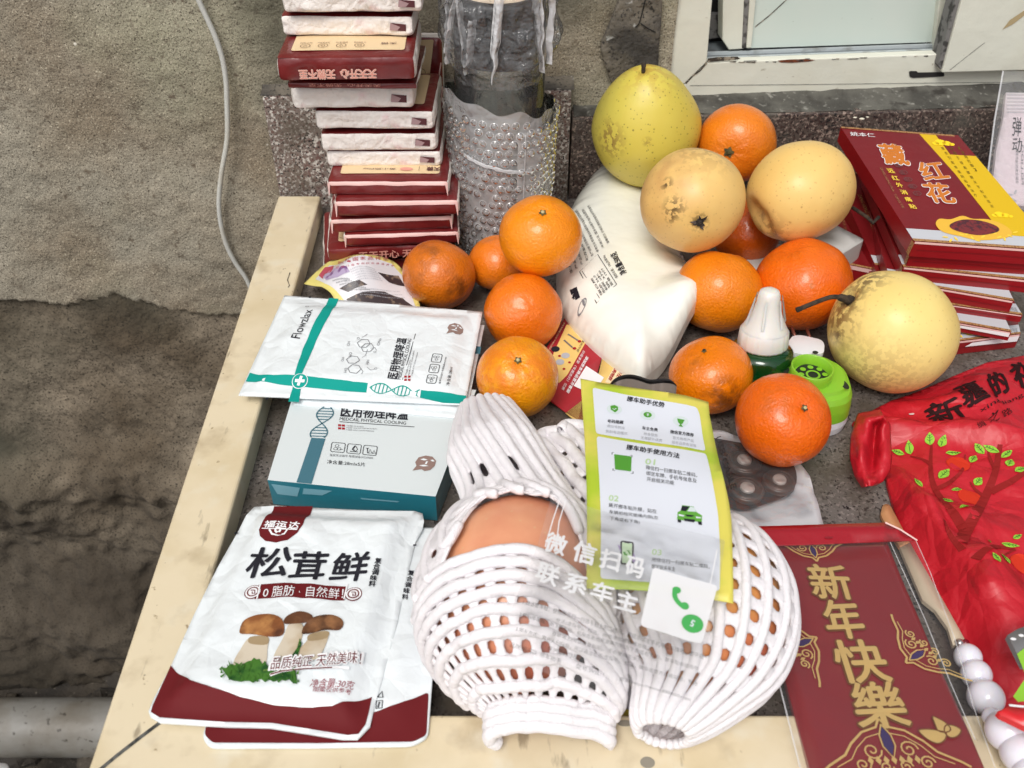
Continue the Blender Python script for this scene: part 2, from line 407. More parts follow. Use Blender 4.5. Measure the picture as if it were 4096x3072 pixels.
zs = [FLOOR-.02]+[lerp(FLOOR, .48, i/420) for i in range(421)]+[.6, .8, 1.1, 1.6]
up, lo = MB(), MB(); m_sh = flat('shaded_masonry', 84, 74, 62, .9, k=.5, bump=[(30, .5), (200, .7)], var=[(8, S(50, 44, 38, .6), .4, .6), (160, S(110, 100, 86, .6), .62, .72)])  # masonry tone with the low shade painted in; no face uses it
V = [[wallp(x, z) for x in xs] for z in zs]
up.mi(m_pl); lo.mi(m_lo); lo.mi(m_sh)
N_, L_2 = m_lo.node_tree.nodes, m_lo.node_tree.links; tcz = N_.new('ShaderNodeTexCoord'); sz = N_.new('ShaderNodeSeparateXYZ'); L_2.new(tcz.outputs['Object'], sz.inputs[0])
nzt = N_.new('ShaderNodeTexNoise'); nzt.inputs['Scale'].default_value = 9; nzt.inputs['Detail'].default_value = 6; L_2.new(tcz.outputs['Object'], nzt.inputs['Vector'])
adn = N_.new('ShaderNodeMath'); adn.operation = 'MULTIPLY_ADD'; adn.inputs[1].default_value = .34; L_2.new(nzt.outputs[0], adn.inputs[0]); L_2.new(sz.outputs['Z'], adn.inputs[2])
mrz = N_.new('ShaderNodeMapRange'); mrz.inputs[1].default_value = .62; mrz.inputs[2].default_value = .40; L_2.new(adn.outputs[0], mrz.inputs[0]); layer(m_lo, mul(m_lo, mrz.outputs[0], .8), S(66, 58, 48, .55)); n = len(xs)  # paints shade into the masonry colour towards the ground, edge broken by noise
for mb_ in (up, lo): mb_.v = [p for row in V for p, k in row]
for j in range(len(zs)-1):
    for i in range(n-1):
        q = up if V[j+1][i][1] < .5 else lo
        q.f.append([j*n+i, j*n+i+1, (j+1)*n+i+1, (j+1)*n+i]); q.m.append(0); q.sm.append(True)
def prune(mb_):
    used = sorted({i for f in mb_.f for i in f}); mp = {a: b for b, a in enumerate(used)}
    mb_.v = [mb_.v[i] for i in used]; mb_.f = [[mp[i] for i in f] for f in mb_.f]
prune(up); prune(lo)
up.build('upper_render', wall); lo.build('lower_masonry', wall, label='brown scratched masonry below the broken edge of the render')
g = MB(); g.box((.0, .99, FLOOR), (3, 1.2, .085), m_lo); g.box((1.3, .93, .0), (3, 1.25, 1.6), m_pl); g.build('window_wall', wall)
# grey mortar smear beside the window
m_mo = flat('mortar', 122, 114, 102, .9, k=.8, bump=[(40, .4), (200, .6)], var=[(22, S(78, 74, 70, .75), .42, .6), (90, S(186, 186, 182, .85), .66, .74), (300, S(60, 56, 52, .75), .56, .66)])
ws = Surf((0, .913, 0), (1, .07, 0), (0, 0, 1))
g = MB(); sm = Surf((0, .9085, 0), (1, .07, 0), (0, 0, 1), lambda a, b: .002*nz(a, b, 1, 60)+.001*nz(a, b, 3, 200))
g.poly(sm, spline([(2500, -60), (2640, -60), (2635, 200), (2618, 420), (2540, 440), (2470, 380), (2425, 270), (2405, 190), (2440, 100), (2470, 20)], 5, True), m_mo, cut=.004, thick=.006)
cr = flat('crack', 30, 28, 26, .9)
for c in ([(2585, -20), (2570, 40), (2556, 90), (2540, 108)], [(2562, 92), (2590, 112), (2622, 128)]): g.line(sm, [tuple(q) for q in spline(c, 4)], .0012, cr, .0012)
g.build('mortar_patch', wall, label='dark grey mortar smear with white lime beside the window')

# granite backsplash slabs and cement ledge
m_gr = flat('pink_granite', 150, 136, 128, .45, k=.72, bump=[(300, .15)], var=[(300, S(214, 208, 200, .9), .52, .58), (340, S(126, 98, 92, .8), .54, .60), (420, S(34, 34, 38, .8), .585, .61), (24, S(110, 100, 88, .7), .5, .75)])
m_gr2 = flat('brown_granite', 112, 98, 90, .5, k=.6, bump=[(300, .15)], var=[(300, S(166, 146, 134, .85), .54, .6), (320, S(74, 56, 52, .8), .52, .58), (420, S(30, 28, 30, .8), .57, .61), (20, S(120, 116, 106, .7), .52, .75)])
GA = lambda x: .888+.05*x
def gslab(name, xl, xr, zt, off, th, m, label=None, z0=.0):
    g = MB(); y = lambda x: GA(x)+off
    g.prism([(xl, y(xl), zt), (xr, y(xr), zt), (xr, y(xr)+th, zt), (xl, y(xl)+th, zt)], (0, 0, z0-zt), m)
    return g.build(name, wall, mods=[BEV(.0015)], label=label)
xa = aty(1048, 395, .875).x; xb = aty(2283, 390, .9).x; zA = aty(1500, 396, .873).z
gslab('granite_slab', xa, xb, zA, 0, .02, m_gr, 'speckled pink grey granite upstand behind the stack of tissues', z0=-.03)
gslab('granite_slab', xb+.002, 1.4, .092, .004, .03, m_gr2, 'brown granite upstand below the window')
# mortar fillet over slab A
g = MB(); zz = lambda a: Vector((lerp(xa-.004, xb+.01, a), 0, 0))
def fil(a, b):
    x = lerp(xa-.003, xb+.003, a); y0 = GA(x)+.004; y1 = WY(x)-.002+.0
    return Vector((x, lerp(y0, y1, b), zA+.0005+.005*b*b+.0012*nz(x, b, 1, 80)))
g.grid(fil, 120, 6, m_mo); g.build('mortar_fillet', wall)
def led(a, b):
    x = lerp(xb+.004, 1.3, a); y0 = GA(x)+.007; y1 = .945+.087*(x-.2)+.01
    return Vector((x, lerp(y0, y1, b), .0925+.010*smooth(.0, 1, b)+.0016*nz(x, b*.1, 1, 60)+.001*nz(x, b*.1, 1, 200)))
m_ce = flat('cement', 112, 110, 102, .9, k=.7, bump=[(30, .3), (260, .4)], var=[(26, S(78, 76, 70, .7), .42, .62), (160, S(150, 148, 140, .8), .6, .72), (50, S(64, 60, 54, .7), .58, .7)])
g = MB(); g.grid(led, 160, 10, m_ce)
for q in ((3420, 470, 9, 6), (3448, 475, 12, 9), (3470, 468, 7, 5)):
    p = atz(q[0], q[1], .103); g.ball(p, q[2]*.00025, flat('lime', 225, 220, 200, .8), 6, (1, .7, .3))
g.build('cement_ledge', wall)

# window, in a plane slightly turned from the picture plane
m_wf = flat('window_paint', 226, 226, 212, .42, k=.93, bump=[(14, .08), (260, .08)], var=[(14, S(212, 210, 194), .5, .75), (150, S(150, 140, 120), .70, .78)])
m_wi = flat('window_inner_paint', 196, 204, 206, .5, k=.85, var=[(40, S(120, 118, 112), .6, .75)])
m_pan = flat('pane_panel', 214, 224, 216, .28, k=.92, var=[(9, S(200, 214, 206), .4, .7), (190, S(140, 146, 130), .73, .78)])
m_dk = flat('dark_gap', 34, 32, 32, .8); m_gk = flat('gasket', 118, 116, 114, .7, var=[(120, S(60, 58, 56), .5, .6)])
m_dirt2 = flat('grime', 60, 52, 44, .9, var=[(200, S(150, 140, 124), .5, .6)]); m_rust = flat('rust', 120, 62, 34, .9, var=[(120, S(70, 40, 28), .45, .6)])
WN = Vector((-.087, 1, 0)).normalized(); WX = Vector((1, .087, 0)).normalized()
def wpl(off): return Surf(Vector((.18, .935, 0))+WN*off, WX, (0, 0, 1))
def wq(g, pts, off, th, m, bev=0): # a flat piece of window standing off metres behind the frame face, th deep
    s = wpl(off); g.prism([s.pt(*s.px(*p)) for p in pts][::-1], WN*th, m)
win = MB()
wq(win, [(2645, -260), (2872, -260), (2828, 248), (2745, 330), (2617, 440), (2617, 300)], 0, .07, m_wf)
wq(win, [(2619, 441), (2747, 332), (2830, 250), (3150, 238), (4300, 196), (4300, 352), (4096, 364), (3473, 391), (3100, 405), (2783, 419), (2700, 432)], 0, .012, m_wf)
window = win.build('window', wall, mods=[BEV(.0012)], label='dirty white window with a mitred frame and a sliding sash')
g = MB(); s0 = wpl(-.0006)
g.line(s0, [(2828, 252), (2800, 282), (2770, 305), (2742, 334)], .0016, m_dirt2, 0)
g.poly(s0, [(2826, 250), (2860, 246), (2940, 240), (2962, 236), (2950, 226), (2870, 228), (2832, 234)], m_dirt2, cut=0)
g.poly(s0, [(3110, 243), (3150, 238), (3230, 236), (3262, 240), (3235, 246), (3170, 251), (3125, 250)], m_rust, cut=0)
random.seed(8)
for i in range(16):
    u = random.uniform(2900, 3740); v = lerp(246, 216, (u-2830)/940)+random.uniform(-1, 9); w = random.uniform(10, 60)
    g.poly(s0, [(u, v), (u+w, v-w*.03), (u+w*.8, v+random.uniform(1, 5)), (u+w*.1, v+3)], m_gk if i % 2 else m_dirt2, cut=0)
g.line(s0, [(2760, 342), (3200, 338), (4090, 328)], .0005, m_gk, 0)
g.build('grime', window, origin=wloc(window))
g = MB()    # recessed track below the panes: floor, back
sT = wpl(.045)
def tr(a, b):
    p = wpl(0).pt(*wpl(0).px(lerp(2800, 4300, a), lerp(252, 196, a))); return p+WN*(.07*b)+Vector((0, 0, -.004-.0*b))
g.grid(tr, 40, 3, flat('track_metal', 126, 134, 138, .5, k=.8, var=[(60, S(96, 98, 100), .5, .7)]))
wq(g, [(2800, 250), (4300, 200), (4300, -600), (2800, -600)], .075, .01, m_dk)
def rail(o, zt, m, a0=0, a1=1):
    A = wpl(0).pt(*wpl(0).px(2826, 251)); B = wpl(0).pt(*wpl(0).px(4300, 196)); A, B = A.lerp(B, a0), A.lerp(B, a1)
    g.prism([A+WN*o+Vector((0, 0, zt)), B+WN*o+Vector((0, 0, zt)), B+WN*(o+.003)+Vector((0, 0, zt)), A+WN*(o+.003)+Vector((0, 0, zt))], (0, 0, -.012-zt), m)
rail(.014, -.0005, m_wi); rail(.030, -.001, m_wi)
wq(g, [(2840, 60), (2885, 60), (2880, 150), (2838, 156)], .06, .01, m_gk)
g.build('track', window, origin=wloc(window))
g = MB()    # inner sash: stile, gasket, bead, panel
wq(g, [(2895, -300), (3030, -300), (2976, 196), (2916, 200), (2890, 160)], .030, .02, m_wf)
wq(g, [(2990, -300), (3030, -300), (2992, 194), (2968, 195)], .029, .02, m_gk)
wq(g, [(3020, -300), (3052, -300), (3006, 192), (2986, 194)], .027, .02, m_wf)
wq(g, [(3740+50, -300), (3900, -300), (3786, 190), (3734, 205)], .026, .02, m_wf)
wq(g, [(3850, -300), (3990, -300), (3790, 210), (3765, 210)], .028, .02, m_wi)
g.build('inner_sash', window, origin=wloc(window), mods=[BEV(.001)])
g = MB(); wq(g, [(3035, -300), (3900, -300), (3740, 168), (2992, 193)], .033, .006, m_pan)
sP = wpl(.0324); g.line(sP, [(3020, 108), (3080, 60), (3150, -5)], .001, m_dirt2, 0)
g.build('pane', window, origin=wloc(window))
g = MB(); wq(g, [(3925, -300), (4900, -300), (4900, 262), (4040, 283), (3768, 291), (3820, 100)], -.012, .02, m_wf)
wq(g, [(3905, -300), (3930, -300), (3772, 292), (3752, 262)], -.009, .02, m_gk)
sR = wpl(-.0126); g.line(sR, [(3800, 280), (3860, 232), (3940, 170)], .0005, m_gk, 0)
g.poly(sR, [(4010, 118), (4040, 80), (4100, 40), (4100, 60), (4050, 98)], flat('tan_scuff', 176, 156, 118, .8), cut=0)
g.build('outer_sash', window, origin=wloc(window), mods=[BEV(.001)])
g = MB(); sl = wpl(-.0008)
g.poly(sl, rounded([(3636, 284), (3668, 284), (3670, 290), (3776, 288), (3778, 306), (3650, 312), (3638, 306)], 6, 3), m_dk, cut=0)
g.build('drain_slot', window, origin=wloc(window))
g = MB(); s2 = wpl(-.0016)  # strip of protective film hanging below the frame, printed in navy
g.poly(s2, [(3473, 392), (3560, 381), (4010, 372), (4010, 402), (3580, 404), (3480, 398)], flat('film_strip', 214, 216, 214, .4), cut=0, thick=.0004)
nv = flat('navy_print', 32, 44, 86, .6)
for a, b in ((3585, 3860), (3925, 4000)): g.line(s2, [(a, 396-(a-3585)*.02), (b, 396-(b-3585)*.02)], .0014, nv)
for u in (3640, 3690, 3745, 3800, 3850, 3935, 3975): g.line(s2, [(u, 378), (u+10, 385), (u+28, 386), (u+34, 377)], .0016, nv)
g.build('film_strip', window, origin=wloc(window))

# ---------------------------------------------------------------- counter
m_rim = flat('cream_marble', 234, 219, 188, .34, k=.88, coat=.2, bump=[(60, .03)], var=[(16, S(214, 196, 158, .9), .45, .75), (140, S(170, 150, 118, .9), .69, .74), (34, S(232, 222, 198, .9), .55, .7), (9, S(150, 132, 104, .85), .66, .8)])
m_top = flat('dark_terrazzo', 122, 115, 110, .38, k=.74, bump=[(300, .06)], var=[(330, S(160, 150, 144, .7), .53, .62), (420, S(52, 44, 46, .7), .555, .62), (30, S(92, 84, 74, .7), .4, .7), (200, S(26, 22, 24, .7), .66, .7)])
layer(m_rim, mul(m_rim, noise_mask(m_rim, 36, .56, .74, 7, 6), .55), S(176, 156, 122, .9)); layer(m_rim, mul(m_rim, noise_mask(m_rim, 90, .64, .70, 3, 5, (1, .25, 1)), .6), S(120, 104, 84, .8))
layer(m_rim, mul(m_rim, vor_mask(m_rim, 60, .03, .05), .6), S(110, 92, 70, .8))
RZ = .02
A1, A2 = atz(1112, 786, RZ), atz(356, 3060, RZ); I1, I2 = atz(1263, 853, RZ), atz(905, 2107, RZ)
onl = lambda a, b, y: Vector((a.x+(b.x-a.x)*(y-a.y)/(b.y-a.y), y, RZ))
YB, YI, YO = atz(1200, 782, RZ).y, atz(1750, 2856, RZ).y, .165
oT, oB, iT, iB = onl(A1, A2, YB), onl(A1, A2, YO), onl(I1, I2, YB), onl(I1, I2, YI)
counter = thing('counter', (.15, .5, -.03), 'dark speckled stone counter with a raised cream marble edge', 'counter')
g = MB(); g.prism([oT, iT, iB, Vector((.75, YI, RZ)), Vector((.75, YO, RZ)), oB][::-1], (0, 0, -.055), m_rim)
rim = g.build('rim', counter, mods=[BEV(.0025, 3)])
g = MB(); hs_ = hsurf(RZ+.0003)
g.line(hs_, [(640, 2890), (560, 2950), (470, 3020), (380, 3095)], .0022, flat('grout', 96, 96, 92, .9, var=[(200, S(50, 50, 48), .45, .6)]), 0)
g.build('mitre_joint', rim, origin=wloc(rim), label='dark grouted mitre joint at the corner of the edge')
for c in ((2590, 3050, 28, 20), (2500, 2893, 30, 12)):
    g = MB(); g.disc(hs_, c[:2], c[2]*.00014, flat('grey_spot', 140, 134, 122, .8), ry=c[3]*.00016, off=.0001); g.build('stain', rim, origin=wloc(rim))
for c in ([(1160, 1090), (1150, 1120), (1158, 1142), (1152, 1150)],): g = MB(); g.line(hs_, c, .0008, m_dirt2, .0001); g.build('scratch', rim, origin=wloc(rim))
g = MB(); g.box((oB.x-.01, YI-.05, -.035), (.75, .905, 0), m_top); g.build('tabletop', counter)
for x in (-.05, .5): g = MB(); g.box((x, .35, FLOOR), (x+.12, .85, -.0352), m_lo); g.build('pier', counter)

# ---------------------------------------------------------------- pipe, cable, scrap
m_pvc = flat('pvc_grey', 166, 164, 158, .5, k=.55, bump=[(30, .15)], var=[(16, S(120, 114, 104, .8), .45, .7), (90, S(70, 64, 56, .8), .62, .7)])
pc = atz(200, 2893, FLOOR+.045)
g = MB(); g.tube([(x, pc.y+.004*sin(x*2), FLOOR+.041) for x in [-1.5+.05*i for i in range(50)]], .041, m_pvc, 28)
g.build('drain_pipe', label='stained pale grey plastic pipe lying on the ground under the counter', cat='pipe')
g = MB(); m_cab = flat('white_cable', 214, 214, 208, .45, k=.85, var=[(20, S(190, 180, 160), .5, .75)])
cp = spline([tuple(aty(u, v, .905, .07)) for u, v in ((770, -90), (795, 0), (868, 165), (900, 290), (908, 420), (908, 560), (885, 700), (876, 830), (896, 950), (935, 1040), (985, 1115), (1010, 1175), (1030, 1260))], 8)
g.tube(cp, .0026, m_cab, 10); g.build('cable', label='thin white cable hanging down the grey wall', cat='cable')
g = MB(); sp = hsurf(FLOOR+.1); g.poly(sp, rounded([(-80, 3052), (32, 3052), (40, 3140), (-80, 3140)], 20), flat('white_plastic', 225, 225, 225, .4), cut=.02, thick=.1)
g.build('plastic_tub', label='white plastic tub on the ground in front of the pipe', cat='tub')
# ================================================================ FRUIT
def sph_hit(c, R, u, v):
    r = ray(u, v).normalized(); o = CAM-c; b = o.dot(r); q = b*b-(o.dot(o)-R*R)
    t = -b-sqrt(q) if q > 0 else -b
    return (CAM+r*t-c).normalized()
def place(u, v, r, z):
    p = atz(u, v, z); return p, r/F*depth(p)
def fruit(name, c, R, ax, prof, m, label, cat, group=None, lump=.012, ls=1.6, seed=0, dent=None, seg=72):
    ax = ax.normalized(); X = ax.orthogonal().normalized(); Y = ax.cross(X); g = MB()
    def P(a, b):
        t = pi*b; k = prof(t); d = ax*cos(t)+(X*cos(2*pi*a)+Y*sin(2*pi*a))*sin(t)
        q = 1+lump*noise.noise(d*ls+Vector((seed, seed*.7, 0)))*2+lump*.25*noise.noise(d*6+Vector((seed, 3, 0)))
        if cat in ('orange', 'mandarin'): q -= .010*exp(-((t-.28)/.22)**2)*abs(cos(4.5*2*pi*a+seed))*(1+.5*cos(2*pi*a*2+seed))
        if isinstance(k, tuple): w = ax*(k[1]*R)+(X*cos(2*pi*a)+Y*sin(2*pi*a))*(k[0]*R)
        else: w = d*(R*k)
        if dent: w *= dent(d)
        return c+w*q
    g.grid(P, seg, seg*5//8, m, cu=True)
    return g.build(name, label=label, cat=cat, group=group, origin=c)
def orange_prof(flat_=.93, dimple=.06, w=.22, nip=0.0, bot=.03):
    def f(t):
        r = sin(t); z = cos(t)*flat_
        z -= dimple*1.3*exp(-(t/w)**2)-bot*exp(-((pi-t)/.25)**2)
        return (r, z)
    return f
def orange_mat(name, rgb, rough=.34, blots=(), dark=.5, seed=0, k=.92, scar=None):
    rgb = (min(255, rgb[0]+4), rgb[1]+2, max(2, rgb[2]-16))
    m = mat(name, S(*rgb, k), rough, .35, coat=.42, bump=[(480, .7), (120, .05)], sss=.08)
    m.node_tree.nodes['Principled BSDF'].inputs['Coat Roughness'].default_value = .14
    r, g_, b = rgb
    layer(m, mul(m, noise_mask(m, 26, .46, .72, seed), .45), S(r*.9, g_*.78, b*.8, k))
    layer(m, mul(m, noise_mask(m, 700, .58, .68, seed), .35), S(r*.95, g_*.8, b*.8, k))
    layer(m, mul(m, vor_mask(m, 130, .09, .16), .35*dark), S(r*.7, g_*.6, b*.7, k))
    if scar: layer(m, mul(m, noise_mask(m, 55, .52, .66, seed+3, 6), scar), S(150, 84, 34, .8))
    for pt, r0, r1, col, amt in blots:
        layer(m, mul(m, mul(m, point_mask(m, pt, r0, r1), noise_mask(m, 110, .36, .56, seed)), amt), col)
    return m
m_calyx = flat('calyx_green', 104, 92, 48, .8, k=.8, bump=[(500, .5)], var=[(300, S(60, 56, 30), .45, .6)])
m_button = flat('stem_button', 196, 186, 140, .8, k=.9); m_brown = flat('dry_stem', 74, 60, 46, .9, k=.8, bump=[(300, .6)], var=[(200, S(40, 32, 26), .45, .6)])
def button(o, c, R, ax, r=.0035, hz=.93, star=True, mcol=None, off=0):
    ax = ax.normalized(); X = ax.orthogonal().normalized(); Y = ax.cross(X); b = c+ax*(R*hz+off); g = MB()
    if star:
        n = 30; vs = []
        for j, q in enumerate((1, .55)):
            for i in range(n):
                t = 2*pi*i/n; w = r*.8*q*(1+.22*cos(5*t)*(1-j)); vs.append(b+(X*cos(t)+Y*sin(t))*w+ax*(.0002+.0007*j))
        g.add(vs+[b+ax*.001], [[i, (i+1) % n, n+(i+1) % n, n+i] for i in range(n)]+[[n+i, n+(i+1) % n, 2*n] for i in range(n)], m_calyx)
    g.lathe([(r*.42, 0), (r*.45, .0012), (r*.3, .0018), (0, .0018)], mcol or m_button, b, ax, 14)
    return g.build('stem', o, origin=wloc(o))
GO = 'oranges and mandarins scattered over the counter'
def orange(px, rp, z, st, rgb, label, prof=None, seed=0, name='orange', stem=True, blots=(), scar=None, group=GO, sc=None, hz=None, lump=.012, rough=.34, br=.0035, bcol=None):
    c, R = place(px[0], px[1], rp, z); ax = sph_hit(c, R, *st) if not isinstance(st, Vector) else st
    bl = [(tuple(sph_hit(c, R, *b[0])*R), b[1], b[2], b[3], b[4]) for b in blots]
    m = orange_mat('peel_%d' % (len(MATS)), rgb, seed=seed, blots=bl, scar=scar, rough=rough); MATS[m.name+'_'] = m
    o = fruit(name, c, R, ax, prof or orange_prof(), m, label, name, group, seed=seed, lump=lump)
    if stem: button(o, c, R, ax, br, hz or .885, mcol=bcol)
    return o, c, R, ax
DK = S(110, 60, 24, .7); SCR = S(160, 96, 40, .8)
orange((2162, 945), 166, .079, (2172, 838), (240, 142, 26), 'glossy bright mandarin on top of the others, dry green button on its crown', name='mandarin', seed=1)
orange((1990, 1050), 118, .0275, Vector((-.3, .2, .9)), (232, 124, 36), 'small mandarin half hidden behind the topmost mandarin, beside the bubble wrap', name='mandarin', seed=2, stem=False)
orange((2093, 1248), 156, .033, (2140, 1238), (236, 118, 26), 'mandarin with a tiny grey scar facing the camera, below the topmost mandarin', name='mandarin', seed=3, prof=orange_prof(.93, .025, .12), stem=False,
       blots=[((2140, 1238), .0012, .0022, S(150, 110, 70, .8), 1.0), ((1960, 1325), .004, .009, DK, .5)], lump=.02)
orange((2070, 1508), 165, .033, (2072, 1434), (244, 158, 30), 'yellowish mandarin with a pale stem stub, next to the red and yellow coupon', name='mandarin', seed=4, rough=.3,
       blots=[((1950, 1470), .02, .04, S(228, 104, 30, .9), .5), ((2200, 1480), .01, .03, S(232, 112, 36, .9), .6)], hz=.9, br=.0032)
orange((1756, 1100), 147, .0325, Vector((.3, .6, .5)), (212, 112, 34), 'dull brownish orange with a scuffed skin, beside the curled sachet', seed=5, stem=False, scar=.5,
       blots=[((1830, 1160), .006, .014, DK, .7), ((1700, 1020), .004, .02, DK, .3)])
orange((2842, 1500), 166, .0325, (2812, 1386), (232, 124, 20), 'flat shiny mandarin with brown marks, in front of the green bottle', name='mandarin', seed=6, prof=orange_prof(.86, .03, .3), rough=.24,
       blots=[((2900, 1590), .006, .02, DK, .8), ((2760, 1440), .002, .012, SCR, .6)], hz=.85, br=.0022, bcol=m_brown)
orange((3130, 1679), 189, .045, (3228, 1627), (236, 104, 22), 'large deep orange mandarin with a pale button, lying on the shaver head packet', name='mandarin', seed=7,
       blots=[((3260, 1660), .003, .006, SCR, .8), ((3100, 1600), .008, .016, SCR, .3)], hz=.905, br=.0028, rough=.3)
orange((2945, 575), 155, .088, (2912, 612), (232, 128, 38), 'orange with a green button high at the back between the green pear and the windowsill', seed=8, prof=orange_prof(.95, .05, .3), hz=.915, br=.0055, bcol=m_calyx)
orange((2872, 1166), 176, .038, Vector((.2, .5, .8)), (234, 132, 28), 'big orange with one small dark nick, between the flour bag and the white cap', seed=9, stem=False,
       blots=[((2885, 1236), .0012, .002, S(70, 30, 14), 1)])
orange((3212, 1137), 190, .041, Vector((-.4, .1, .9)), (232, 106, 28), 'big reddish orange with the dry pear stem pointing across it', seed=10, stem=False, lump=.022,
       blots=[((3250, 1142), .002, .0032, S(196, 120, 70), .9), ((3040, 1045), .0015, .003, S(110, 60, 30), 1)])
orange((2985, 925), 135, .034, Vector((0, 0, 1)), (206, 92, 24), 'shadowed orange deep in the gap below the two round pears', seed=11, stem=False)

# ---- pears
def pear_mat(name, rgb, seed, fleck, famt, blots=(), rough=.42, k=.9):
    m = mat(name, S(*rgb, k), rough, .4, bump=[(90, .06)], sss=.06, coat=.08)
    r, g_, b = rgb
    layer(m, mul(m, noise_mask(m, 16, .42, .7, seed), .5), S(r*.97, g_*.91, b*.8, k))
    layer(m, mul(m, vor_mask(m, 230, .13, .2), famt), fleck)
    layer(m, mul(m, mul(m, vor_mask(m, 120, .09, .14), noise_mask(m, 40, .4, .6, seed)), famt*1.2), fleck)
    for pt, r0, r1, col, amt, sc in blots:
        layer(m, mul(m, mul(m, point_mask(m, pt, r0*.4 if sc > 100 else r0, r1*1.25), noise_mask(m, sc, .47 if sc > 100 else .36, .53 if sc > 100 else .70, seed, 6)), amt), col)
    return m
GP = 'pears resting on the fruit pile'
RU = S(150, 112, 62, .8); BR = S(92, 66, 34, .7); BLK = S(44, 34, 28, .8)
# A: greenish pear
c, R = place(2584, 505, 219, .103)
axA = (aty(2572, 262, c.y-.012)-c).normalized()
h = lambda u, v: tuple(sph_hit(c, R, u, v)*R)
mA = pear_mat('green_pear_skin', (220, 202, 88), 1, S(128, 116, 48, .8), .62, [(h(2430, 560), .008, .018, RU, .9, 150), (h(2600, 300), .01, .03, S(170, 112, 60), .5, 120), (h(2590, 570), .002, .005, RU, .8, 200)])
layer(mA, mul(mA, noise_mask(mA, 12, .45, .65, 4), .4), S(206, 206, 104, .9))
def profA(t):
    r = sin(t)*(1-.20*exp(-((t-.45)/.42)**2)-.05*exp(-((t-pi)/.6)**2)); z = cos(t)*1.16-.06*exp(-(t/.13)**2)+.05*exp(-((pi-t)/.3)**2)
    if t < pi/2: r = sin(t)**.98*(1-.19*cos(t)**1.1)
    return (r*.99, z)
pA = fruit('pear', c, R, axA, profA, mA, 'green yellow pear with brown russet freckles standing against the windowsill', 'pear', GP, lump=.012, seed=3)
g = MB(); b0 = c+axA*R*1.05; g.tube([b0, b0+axA*.005, b0+axA*.012+Vector((.0008, 0, 0))], [.0022, .0018, .0024], m_brown, 10); g.build('stem', pA, origin=wloc(pA))
# B: round pear, calyx towards the camera
c, R = place(2770, 803, 207, .104); h = lambda u, v: tuple(sph_hit(c, R, u, v)*R)
axB = sph_hit(c, R, 2800, 893)
mB = pear_mat('pale_pear_skin', (240, 200, 124), 2, S(178, 132, 74, .85), .32, [(h(2650, 700), .012, .045, S(180, 128, 80), .5, 60), (h(2665, 735), .003, .006, BR, .9, 170), (h(2695, 830), .004, .010, BR, .9, 260), (h(2680, 870), .002, .006, BR, .8, 260), (h(2800, 893), .003, .009, BR, .9, 190), (h(2810, 600), .01, .03, RU, .4, 140)])
pB = fruit('pear', c, R, axB, lambda t: (sin(t), cos(t)*.97-.05*exp(-(t/.16)**2)), mB, 'round pale yellow pear with its dark star shaped calyx facing the camera', 'pear', GP, lump=.014, seed=5)
g = MB(); X = axB.orthogonal().normalized(); Y = axB.cross(X); b0 = c+axB*R*.922; m_cx = flat('calyx_black', 46, 38, 34, .9, var=[(300, S(96, 84, 78), .5, .6)])
for i in range(9):
    t = 2*pi*i/9+.3+.25*(i % 2); d = X*cos(t)+Y*sin(t); e = Y*cos(t)-X*sin(t); L = .0040+.0022*(i*5 % 3); g.add([b0+e*.0016, b0-e*.0016, b0+d*L*.6-e*.0011+axB*.0022, b0+d*L+axB*.0016+e*.0004, b0+d*L*.6+e*.0012+axB*.0026], [[0, 1, 2, 4], [4, 2, 3]], m_cx, False)
g.ball(b0+axB*.001, .0024, m_cx, 8); g.build('calyx', pB, origin=wloc(pB))
# C: lying pear, stem cavity towards the left
c, R = place(3200, 768, 196, .098); h = lambda u, v: tuple(sph_hit(c, R, u, v)*R)
axC = sph_hit(c, R, 3030, 848)
mC = pear_mat('cream_pear_skin', (242, 204, 126), 3, S(190, 138, 72, .85), .42, [(h(3030, 850), .004, .012, S(150, 100, 48), .7, 90), (h(3080, 905), .003, .02, RU, .6, 120), (h(3380, 850), .01, .04, S(200, 140, 80), .5, 50)])
dn = sph_hit(c, R, 3085, 905)
def dentC(d):
    # fold running from the stem dimple down the flank
    a = 1-.22*exp(-((d-Vector(axC)).length/.30)**2)
    q = (d-dn); along = Vector((.35, .1, -.6)).normalized(); s_ = q.dot(along); t_ = (q-along*s_).length
    return a-.09*exp(-(t_/.12)**2)*exp(-(s_/.5)**2)
pC = fruit('pear', c, R, axC, lambda t: (sin(t)*1.0, cos(t)*1.12), mC, 'lying cream yellow pear with a deep dimple and fold, next to the red boxes', 'pear', GP, lump=.015, seed=7, dent=dentC)
# D: big pear with the long dry stem
c, R = place(3568, 1327, 243, .049); h = lambda u, v: tuple(sph_hit(c, R, u, v)*R)
axD = sph_hit(c, R, 3396, 1196)
mD = pear_mat('big_pear_skin', (246, 220, 140), 4, S(190, 150, 80, .85), .28, [(h(3396, 1196), .012, .016, S(110, 84, 50, .8), 1, 130), (h(3396, 1196), .004, .008, BLK, .95, 40), (h(3362, 1270), .014, .021, S(134, 94, 54, .8), .85, 170), (h(3470, 1128), .010, .017, S(104, 80, 56, .8), .8, 190), (h(3360, 1340), .001, .005, BR, 1, 260), (h(3330, 1300), .01, .03, RU, .5, 80), (h(3480, 1520), .02, .04, RU, .35, 240)])
pD = fruit('pear', c, R, axD, lambda t: (sin(t)*.99, cos(t)*1.05-.12*exp(-(t/.14)**2)), mD, 'largest pear, pale yellow with a blotched top and a long dry stem pointing sideways', 'pear', GP, lump=.012, seed=9)
g = MB(); b0 = c+axD*R*.93; d1 = aty(3310, 1192, (c+axD*R).y-.006); d2 = aty(3188, 1240, (c+axD*R).y-.016)
